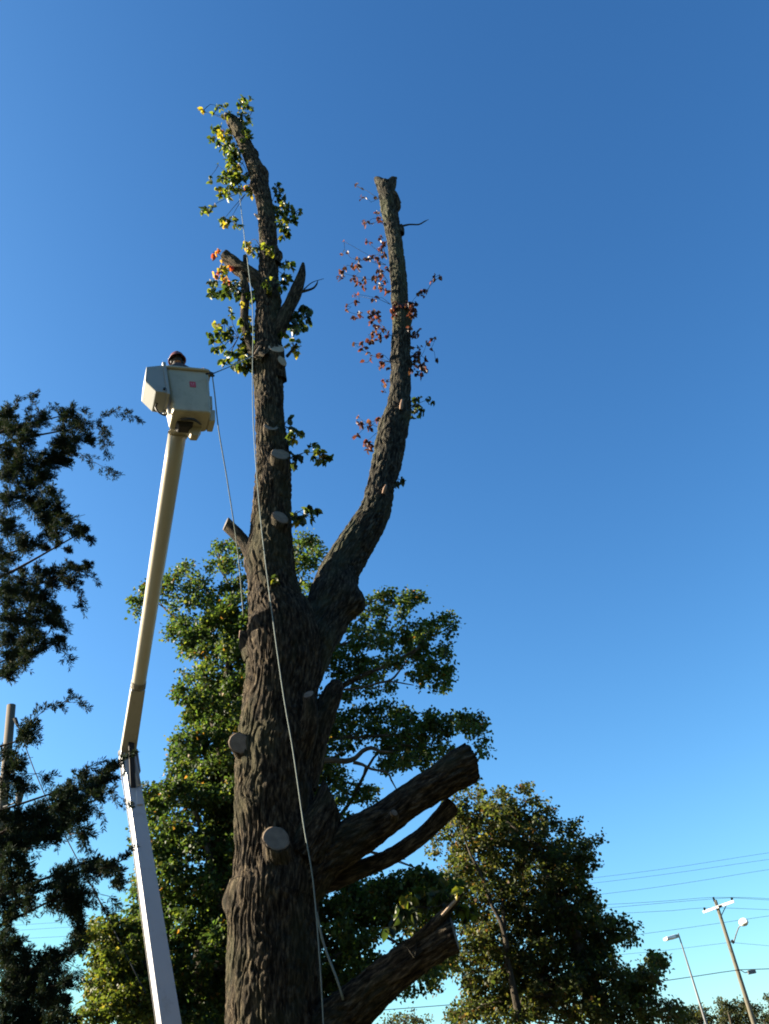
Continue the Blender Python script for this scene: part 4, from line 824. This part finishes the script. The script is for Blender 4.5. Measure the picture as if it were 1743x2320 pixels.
clumps += U6([(190, 240, 34), (170, 290, 50), (200, 320, 40), (140, 320, 30), (40, 430, 50), (110, 460, 50), (150, 520, 40), (60, 560, 60), (130, 620, 50), (30, 680, 50), (170, 650, 30), (400, 670, 50), (460, 640, 30), (540, 590, 46), (560, 640, 50), (640, 600, 44), (640, 660, 40), (700, 540, 36), (740, 520, 34), (700, 600, 36), (480, 700, 50), (560, 720, 50), (640, 700, 30), (400, 760, 80), (300, 790, 70), (480, 790, 60), (560, 790, 40), (220, 830, 70), (130, 830, 60), (60, 850, 60), (60, 930, 80), (160, 930, 80), (260, 900, 80), (360, 870, 70), (440, 890, 60), (500, 860, 40), (540, 930, 36), (560, 980, 24), (300, 980, 60), (380, 960, 40), (220, 1000, 60), (130, 1020, 70), (50, 1030, 70), (60, 1120, 60), (140, 1130, 40), (60, 1220, 60), (160, 1200, 60), (200, 1260, 34), (120, 1300, 60), (40, 1320, 60), (200, 1330, 40), (370, 1230, 40), (340, 1290, 30), (440, 1190, 50), (480, 1230, 50), (420, 1280, 60), (560, 1150, 34), (590, 1190, 40), (650, 1140, 40), (700, 1170, 40), (740, 1200, 44), (790, 1230, 34), (780, 1290, 26), (660, 1210, 30), (500, 1300, 60), (400, 1370, 60), (480, 1380, 60), (340, 1390, 40), (550, 1370, 40), (460, 1450, 50), (510, 1450, 40), (500, 1520, 34), (520, 1590, 26), (490, 1640, 34), (530, 1700, 34), (480, 1720, 40),
              (40, 1430, 70), (130, 1410, 50), (200, 1420, 30), (50, 1520, 50), (30, 1600, 50), (40, 1700, 80), (120, 1690, 50), (60, 1790, 90), (170, 1770, 60), (260, 1790, 50), (340, 1790, 50), (400, 1780, 40), (330, 1760, 30), (120, 1880, 90), (230, 1880, 70), (380, 1870, 50), (430, 1930, 44), (300, 1900, 30), (60, 1970, 90), (180, 1990, 80), (300, 2010, 70), (390, 1990, 50), (440, 2040, 26), (60, 2080, 100), (200, 2090, 90), (320, 2100, 80), (400, 2120, 50), (80, 2200, 100), (220, 2200, 90), (360, 2200, 80), (460, 2180, 50)])
sprigs = [U5(q) for q in ([(440, 480, 16), (560, 300, 12), (640, 285, 9), (760, 225, 7), (860, 228, 4), (945, 268, 2)], [(640, 310, 6), (700, 370, 5), (712, 430, 4), (716, 495, 2)], [(460, 480, 14), (540, 500, 10), (620, 550, 8), (700, 590, 6), (795, 642, 2)],
          [(20, 420, 14), (80, 220, 9), (140, 120, 6), (180, 102, 4), (240, 98, 2)], [(160, 420, 12), (200, 290, 8), (216, 180, 5), (228, 115, 2)], [(200, 350, 9), (290, 260, 7), (340, 205, 4), (380, 190, 2)], [(330, 1370, 14), (500, 1290, 9), (590, 1320, 6), (665, 1362, 2)], [(440, 1330, 7), (520, 1390, 6), (540, 1460, 4), (560, 1545, 2)], [(300, 1560, 8), (400, 1600, 5), (460, 1695, 2)], [(330, 1770, 8), (400, 1800, 4), (465, 1885, 1.5)], [(600, 340, 6), (700, 330, 4), (725, 360, 2)], [(480, 230, 8), (520, 200, 5), (565, 205, 2)])]
sprigs += [U6(q) for q in ([(90, 380, 16), (170, 280, 14), (240, 190, 11), (330, 115, 9), (420, 90, 7), (470, 50, 4), (475, 32, 2)], [(420, 90, 6), (510, 90, 4), (575, 128, 2)], [(90, 560, 10), (180, 560, 6), (250, 560, 4), (335, 608, 2)], [(500, 720, 14), (620, 610, 9), (720, 540, 7), (800, 470, 4), (850, 440, 2)], [(620, 700, 6), (720, 680, 4), (800, 720, 3), (850, 740, 1.5)], [(530, 560, 6), (590, 520, 4), (645, 482, 2)], [(500, 860, 6), (560, 930, 4), (580, 1040, 2)], [(560, 1250, 6), (620, 1320, 4), (660, 1400, 3), (700, 1460, 1.5)],
           [(700, 1180, 6), (790, 1140, 4), (850, 1080, 2)], [(480, 1560, 8), (500, 1640, 6), (450, 1730, 3), (400, 1730, 1.5)], [(430, 1800, 6), (520, 1850, 4), (600, 1930, 2)], [(600, 720, 5), (650, 800, 3), (690, 862, 1.5)], [(640, 1350, 4), (720, 1370, 4), (770, 1410, 2)])]
def cedar_foliage():
    C, Tp, Nn, Ls = [], [], [], []
    def spray(p, d, L, n):
        d = nrm(d); t = rng.random(n)**.8; bend = np.array([0, 0, -.22*L])
        pts = p+np.outer(t*L, d)+np.outer(t**2, bend)
        sd = rdir(n); sd = nrm(sd-np.outer(sd@d, d)); Wd = L*.20*(1.05-t)[:, None]
        pts2 = pts+sd*Wd*rng.random((n, 1)); tip = nrm(d*.75+sd*.75+rdir(n)*.25)
        C.append(pts2); Tp.append(tip); Nn.append(rdir(n)); Ls.append(rng.uniform(.025, .06, n))
    tw = []
    for (u, v, r_) in clumps:
        p = at(u, v, CY+rng.uniform(-.7, .7)); rm = r_*mpp(p); ns = max(6, int(7+(rm/.13)**2*(23.0 if r_ > 19 else 12.0)))
        o = rdir(ns)*(rng.random((ns, 1))**.6)*rm*1.2
        for q in o:
            d = nrm(q)*.5+np.array([.30, -.05, .10])+rdir(1)[0]*.45; L = rng.uniform(.10, .26)*(1 if r_ > 10 else .6)
            spray(p+q*.8-nrm(d)*L*.55, d, L, int(rng.integers(50, 85)))
            if rng.random() < .08: tw.append(tube([p+q*.8-nrm(d)*.1, p+q*.8+nrm(d)*L*.8+np.array([0, 0, -.03])], [.006, .003], 4, .3, smoothpath=False))
    for s in sprigs:
        P, r_ = pxpath([(a, b, c) for a, b, c in s], CY+rng.uniform(-.4, .4)); tw.append(tube(P, np.maximum(np.array(r_)*.35, .003), 6, .08)); Q, _ = resample(P, r_, .05)
        Tq = nrm(np.gradient(Q, axis=0)); m = len(Q)
        for i in range(2, m):
            k = i/m
            for _ in range(2):
                if rng.random() < .25+.2*k: continue
                spray(Q[i], Tq[i]*.9+rdir(1)[0]*.8+np.array([0, 0, .05]), rng.uniform(.08, .22)*(1.1-.65*k), int(34+34*(1-k)))
        spray(Q[-1]-Tq[-1]*.10, Tq[-1], .12, 40)
    C = np.vstack(C); Tp = np.vstack(Tp); Nn = np.vstack(Nn); Ls = np.concatenate(Ls); n = len(C)
    Nn = nrm(Nn-Tp*np.sum(Nn*Tp, 1, keepdims=True))
    big = vnoise(C*1.6, 4)[:, None]; col = tints(n, *CEDAR)*(0.75+.7*big)
    V, F, c = leaf_cloud(C, Tp, Nn, Ls, Ls*.20, col, fold=.1)
    print('cedar faces', n)
    mesh_np('foliage', V, F, M['needles'], cedar, col=c)
    return tw
tw = cedar_foliage()
ctr = [np.array([-5.9, CY, -.2]), np.array([-5.85, CY, 2]), np.array([-5.9, CY, 5]), np.array([-6.0, CY, 8]), np.array([-6.1, CY, 11.5])]
limb_obj('trunk', M['cedar_bark'], cedar, tube(ctr, [.27, .24, .19, .12, .04], 40, .08, relief=.03, lumps=.1, seed=61))
br = list(tw)
for k, (u, v, r_) in enumerate(clumps[::9]):
    p = at(u, v, CY+.1); zc_ = max(.8, p[2]-.25*abs(p[0]+5.9)-.3); b = np.array([-5.9, CY, zc_])
    br.append(tube([b, (b+p)/2+np.array([0, 0, .12])+rng.normal(size=3)*.08, p], [.035, .022, .008], 6, .15, lumps=.1))
v, ff, g_ = merge(br); mesh_np('branches', v, ff, M['cedar_bark'], cedar, True, vec=g_)

# ------------------------------------------------------------------ utility poles, lamps, wires
def pole_between(name, p0, p1, w0, w1, Y, mat, parent):
    """p0 top pixel, p1 lower pixel; carried on to the ground"""
    a = at(*p0, Y); b = at(*p1, Y); d = nrm(b-a); g_ = a+d*((a[2])/(-d[2])); r0 = w0/2*mpp(a); r1 = w1/2*mpp(b)
    rg = r0+(r1-r0)*np.linalg.norm(g_-a)/np.linalg.norm(b-a)
    o = limb_obj(name, M[mat], parent, tube([g_, b, a], [rg, r1, r0], 18, 1.0, smoothpath=False)); return a, g_
def px8(x, y): return (1350+x*.2365, 1900+y*.2365)
PY = 70
up_ = empty('utility_pole', (0, 0, 0)); a_top, g0 = None, None
_a = at(*px8(1145, 590), PY); _b = at(*px8(1520, 1776), PY); _d = nrm(_b-_a); _g = _a+_d*(_a[2]/-_d[2]); up_.location = tuple(_g)
tag(up_, 'wooden utility pole with a white crossarm and a street lamp arm, at the lower right', 'utility pole')
pole_between('pole', px8(1145, 590), px8(1520, 1776), 7.2, 11.5, PY, 'pole', up_)
ca, cb = at(*px8(1030, 705), PY+.45), at(*px8(1325, 600), PY-.85)
beam('crossarm', ca, cb, .13, .17, .13, .17, (0, 1, 0), M['lamp_white'], up_, .01)
for q in ((1044, 690, 660), (1306, 598, 562)):
    a = at(*px8(q[0], q[1]), PY-.22); b = at(*px8(q[0]-3, q[2]), PY-.22); o = rod('insulator', a, a*.4+b*.6, .05, .08, M['wire'], up_, 12); rod('insulator_cap', a*.4+b*.6, b, .10, .05, M['wire'], up_, 12)
a = at(*px8(1140, 600), PY); b = at(*px8(1125, 560), PY); rod('pole_pin', a, b, .09, .06, M['wire'], up_, 12)
rod('brace', at(*px8(1250, 640), PY-.18), at(*px8(1205, 735), PY-.15), .03, .03, M['wire'], up_, 8)
rod('bolt_plate', at(*px8(1178, 655), PY-.35), at(*px8(1212, 640), PY-.35), .09, .07, M['wire'], up_, 8)
lh = at(*px8(1420, 805), PY-1.6); la = at(*px8(1318, 1005), PY-.1)
limb_obj('lamp_arm', M['galv'], up_, tube([la, at(*px8(1345, 920), PY-.6), at(*px8(1370, 850), PY-1.1), at(*px8(1400, 820), PY-1.5)], [.045, .04, .04, .04], 8, .3))
def lamp_head(parent, c, ax, L, w_, h_, name='lamp_head'):
    bm = bmesh.new(); bmesh.ops.create_uvsphere(bm, u_segments=20, v_segments=14, radius=1); ax = nrm(ax); sx = nrm(np.cross(ax, [0, 0, 1])); uz = np.cross(sx, ax)
    for v in bm.verts:
        x, y, z = v.co; z = z if z > 0 else z*.45; k = 1-.28*max(0, -x)
        v.co = Vector(c+ax*x*L/2+sx*y*w_/2*k+uz*z*h_/2)
    o = bmo(name, bm, M['lamp_white'], parent, smooth=True)
    bm = bmesh.new(); bmesh.ops.create_uvsphere(bm, u_segments=16, v_segments=10, radius=1)
    for v in bm.verts:
        x, y, z = v.co; v.co = Vector(c+ax*(.12*L+x*L*.32)+sx*y*w_*.42+uz*(-.12*h_+z*h_*.26))
    bmo('lens', bm, M['glass'], o, smooth=True); return o
lamp_head(up_, lh, (-.3, .95, .1), .95, .55, .6)
rod('photocell_housing', lh+np.array([.1, .3, .1]), lh+np.array([.25, .6, .05]), .26, .2, M['steel_dirty'], up_, 14)
rod('arm_clamp', at(*px8(1300, 975), PY-.15), at(*px8(1325, 1000), PY-.2), .1, .1, M['wire'], up_, 10)
sc = at(*px8(1495, 1278), PY-.5); beam('splice_box', sc-np.array([.28, 0, 0]), sc+np.array([.28, 0, .02]), .2, .25, .2, .25, (0, 1, 0), M['galv'], up_, .03)
limb_obj('drop_loop', M['wire'], up_, tube([at(*px8(1380, 1255), PY-.2), at(*px8(1430, 1285), PY-.4), at(*px8(1470, 1275), PY-.5)], [.03]*3, 6, .3))

LY = 57
lp = empty('lamp_post'); _a = at(*px8(790, 905), LY); _b = at(*px8(1060, 1776), LY); _d = nrm(_b-_a); _g = _a+_d*(_a[2]/-_d[2]); lp.location = tuple(_g)
tag(lp, 'slim grey street light post with a white box lamp pointing left', 'street lamp')
pole_between('pole', px8(790, 905), px8(1060, 1776), 2.6, 6.2, LY, 'galv', lp)
h0, h1 = at(*px8(800, 930), LY), at(*px8(665, 962), LY-.3)
o = beam('lamp_head', h0*.35+h1*.65-(h1-h0)*.30, h1, .42, .20, .48, .14, (0, 1, 0), M['lamp_white'], lp, .04)
beam('lens', h0*.25+h1*.75-np.array([0, 0, .09]), h0*.05+h1*.95-np.array([0, 0, .075]), .3, .04, .34, .04, (0, 1, 0), M['glass'], o, .01)
beam('lamp_mount', h0, h0*.6+h1*.4, .12, .16, .3, .2, (0, 1, 0), M['steel_dirty'], lp, .02)

def wire(pts, r_, label, Y):
    P = []
    for q in pts: P.append(at(q[0], q[1], Y if len(q) < 3 else q[2]))
    # carry on straight beyond the frame
    P = [P[0]+(P[0]-P[1])*.35]+P+[P[-1]+(P[-1]-P[-2])*.6]
    o = limb_obj('power_line', M['wire'], None, tube(P, [r_*.72]*len(P), 6, 1.5)); tag(o, label, 'power line', 'overhead power lines'); return o
wire([(100, 2092, 118), (700, 2052, 116), (1360, 1987, 112), (1743, 1932, 110)], .022, 'topmost thin power line crossing the sky right of the dark oak', 112)
wire([(100, 2104, 118), (700, 2066, 116), (1360, 1999, 112), (1743, 1947, 110)], .022, 'second thin power line from the top, just under the topmost one', 112)
wire([(100, 2124, 118), (700, 2090, 116), (1370, 2025, 112), (1743, 1970, 110)], .024, 'third thin power line from the top, above the utility pole top', 112)
wire([(700, 2075), (1379, 2049), (1617, 2033), (1743, 2036)], .016, 'thin power line fixed to the very top of the utility pole', PY)
wire([(760, 2090), (1432, 2068), (1596, 2057), (1743, 2061)], .016, 'thin power line on the left insulator of the white crossarm', PY)
wire([(900, 2100), (1400, 2055), (1658, 2034), (1743, 2039)], .016, 'thin power line on the right insulator of the white crossarm', PY)
wire([(760, 2185), (1150, 2153), (1456, 2116), (1743, 2075)], .022, 'thin power line passing behind the pole at the height of its street lamp', 95)
wire([(900, 2210), (1518, 2152), (1655, 2135), (1743, 2143)], .014, 'faint wire meeting the utility pole where the lamp arm is clamped', PY)
wire([(300, 2330), (950, 2282), (1240, 2257), (1513, 2221), (1678, 2197), (1743, 2195)], .036, 'thick black cable low on the utility pole', PY-.15)

UY = 26.5
ulp = empty('utility_pole'); _a = at(26, 1598, UY); _b = at(4, 1860, UY); _d = nrm(_b-_a); _g = _a+_d*(_a[2]/-_d[2]); ulp.location = tuple(_g)
tag(ulp, 'brown wooden pole top rising behind the cedar at the left edge', 'utility pole')
pole_between('pole', (26, 1598), (4, 1860), 19, 22, UY, 'poleb', ulp)
rod('guy_clamp', at(34, 1628, UY-.15), at(41, 1645, UY-.15), .07, .05, M['wire'], ulp, 10)
ins = at(44, 1808, UY-.4); rod('insulator', ins-np.array([0, 0, .15]), ins+np.array([0, 0, .15]), .09, .13, M['galv'], ulp, 16)
rod('insulator_arm', ins+np.array([0, 0, -.1]), ins+np.array([-.7, .3, -.12]), .03, .03, M['galv'], ulp, 8)
gq = limb_obj('guy_wire', M['wire'], None, tube([at(36, 1630, UY-.1), at(100, 1797, UY-1.5), at(240, 2070, UY-3), at(330, 2250, UY-4)], [.016]*4, 6, 1.0)); tag(gq, 'thin guy wire slanting down right from the pole behind the cedar', 'wire')

# ------------------------------------------------------------------ unseen leaf belt added behind the camera to block low sky, darkening shaded bark
n = 40000; a_ = R(38)+rng.random(n)*R(192); rr_ = rng.uniform(26, 38, n); hgt = 14+8*vnoise(np.stack([a_*9, a_*0, a_*0], -1), 3)
z_ = rng.random(n)**.8*hgt+.2; C_ = np.stack([np.sin(a_)*rr_, np.cos(a_)*rr_, z_], -1)
tp__ = rdir(n); nr_ = rdir(n); nr_ = nrm(nr_-tp__*np.sum(nr_*tp__, 1, keepdims=True)); L_ = rng.uniform(.5, 1.1, n)
V, F, c = leaf_cloud(C_, tp__, nr_, L_, L_*.8, tints(n, *OAKD)); wd = mesh_np('sky_block_belt', V, F, M['leaf_far'], None, col=c)
tag(wd, 'unseen dark leafy belt added opposite the topped tree to block the low sky', kind='stuff')

# ------------------------------------------------------------------ distant trees along the bottom right
FARP = ([(.05, .065, .03), (.075, .085, .035), (.1, .1, .05), (.035, .045, .025)], [3, 3, 2, 2])
def far_tree(label, cl, Y, leaf=.2, name='distant_tree'):
    c = at(cl[0][0], cl[0][1], Y); e = empty(name, (c[0], Y, 0)); tag(e, label, 'tree', 'distant trees along the bottom right')
    top = np.mean([at(q[0], q[1], Y)[2] for q in cl])
    P = [np.array([c[0], Y, -.2]), np.array([c[0], Y, top*.5]), np.array([c[0]+.3, Y, top])]
    crown(e, cl, Y, 1.5, leaf=leaf, dens=1.0, pal=FARP[0], wts=FARP[1], trunk=(P, [.35, .25, .08]), sub=.5, per=18, trunkr=.2, limbn=.25)
def P8(l): return [(*px8(a, b), c*.2365) for a, b, c in l]
far_tree('rounded distant tree between the dark oak and the lamp post', P8([(960, 1690, 90), (1040, 1660, 70), (1090, 1700, 60), (900, 1720, 80), (980, 1770, 100), (1110, 1740, 40), (860, 1790, 90)]), 85)
far_tree('bushy distant tree with spiky top between the lamp post and the utility pole', P8([(1210, 1570, 45), (1230, 1620, 60), (1290, 1620, 50), (1190, 1680, 50), (1270, 1700, 80), (1350, 1560, 26), (1350, 1640, 50), (1330, 1740, 80), (1220, 1770, 70)]), 90)
far_tree('distant tree directly behind the foot of the utility pole', P8([(1410, 1560, 36), (1430, 1620, 60), (1480, 1660, 60), (1540, 1620, 40), (1400, 1700, 60), (1460, 1760, 90)]), 92)
far_tree('distant tree at the bottom right corner beyond the utility pole', P8([(1570, 1700, 60), (1640, 1700, 60), (1600, 1780, 80), (1690, 1740, 80)]), 95)
far_tree('distant tree top cut by the right edge of the picture', P8([(1680, 1520, 45), (1720, 1480, 60), (1720, 1570, 60), (1760, 1640, 90)]), 80)
far_tree('small dark tree top at the bottom, under the lowest sawn limb', [(905, 2308, 14), (925, 2300, 12), (950, 2312, 12), (965, 2308, 8), (880, 2316, 14), (935, 2320, 16), (900, 2325, 16)], 60, leaf=.16)
print('verts', sum(len(o.data.vertices) for o in bpy.data.objects if o.type == 'MESH'))
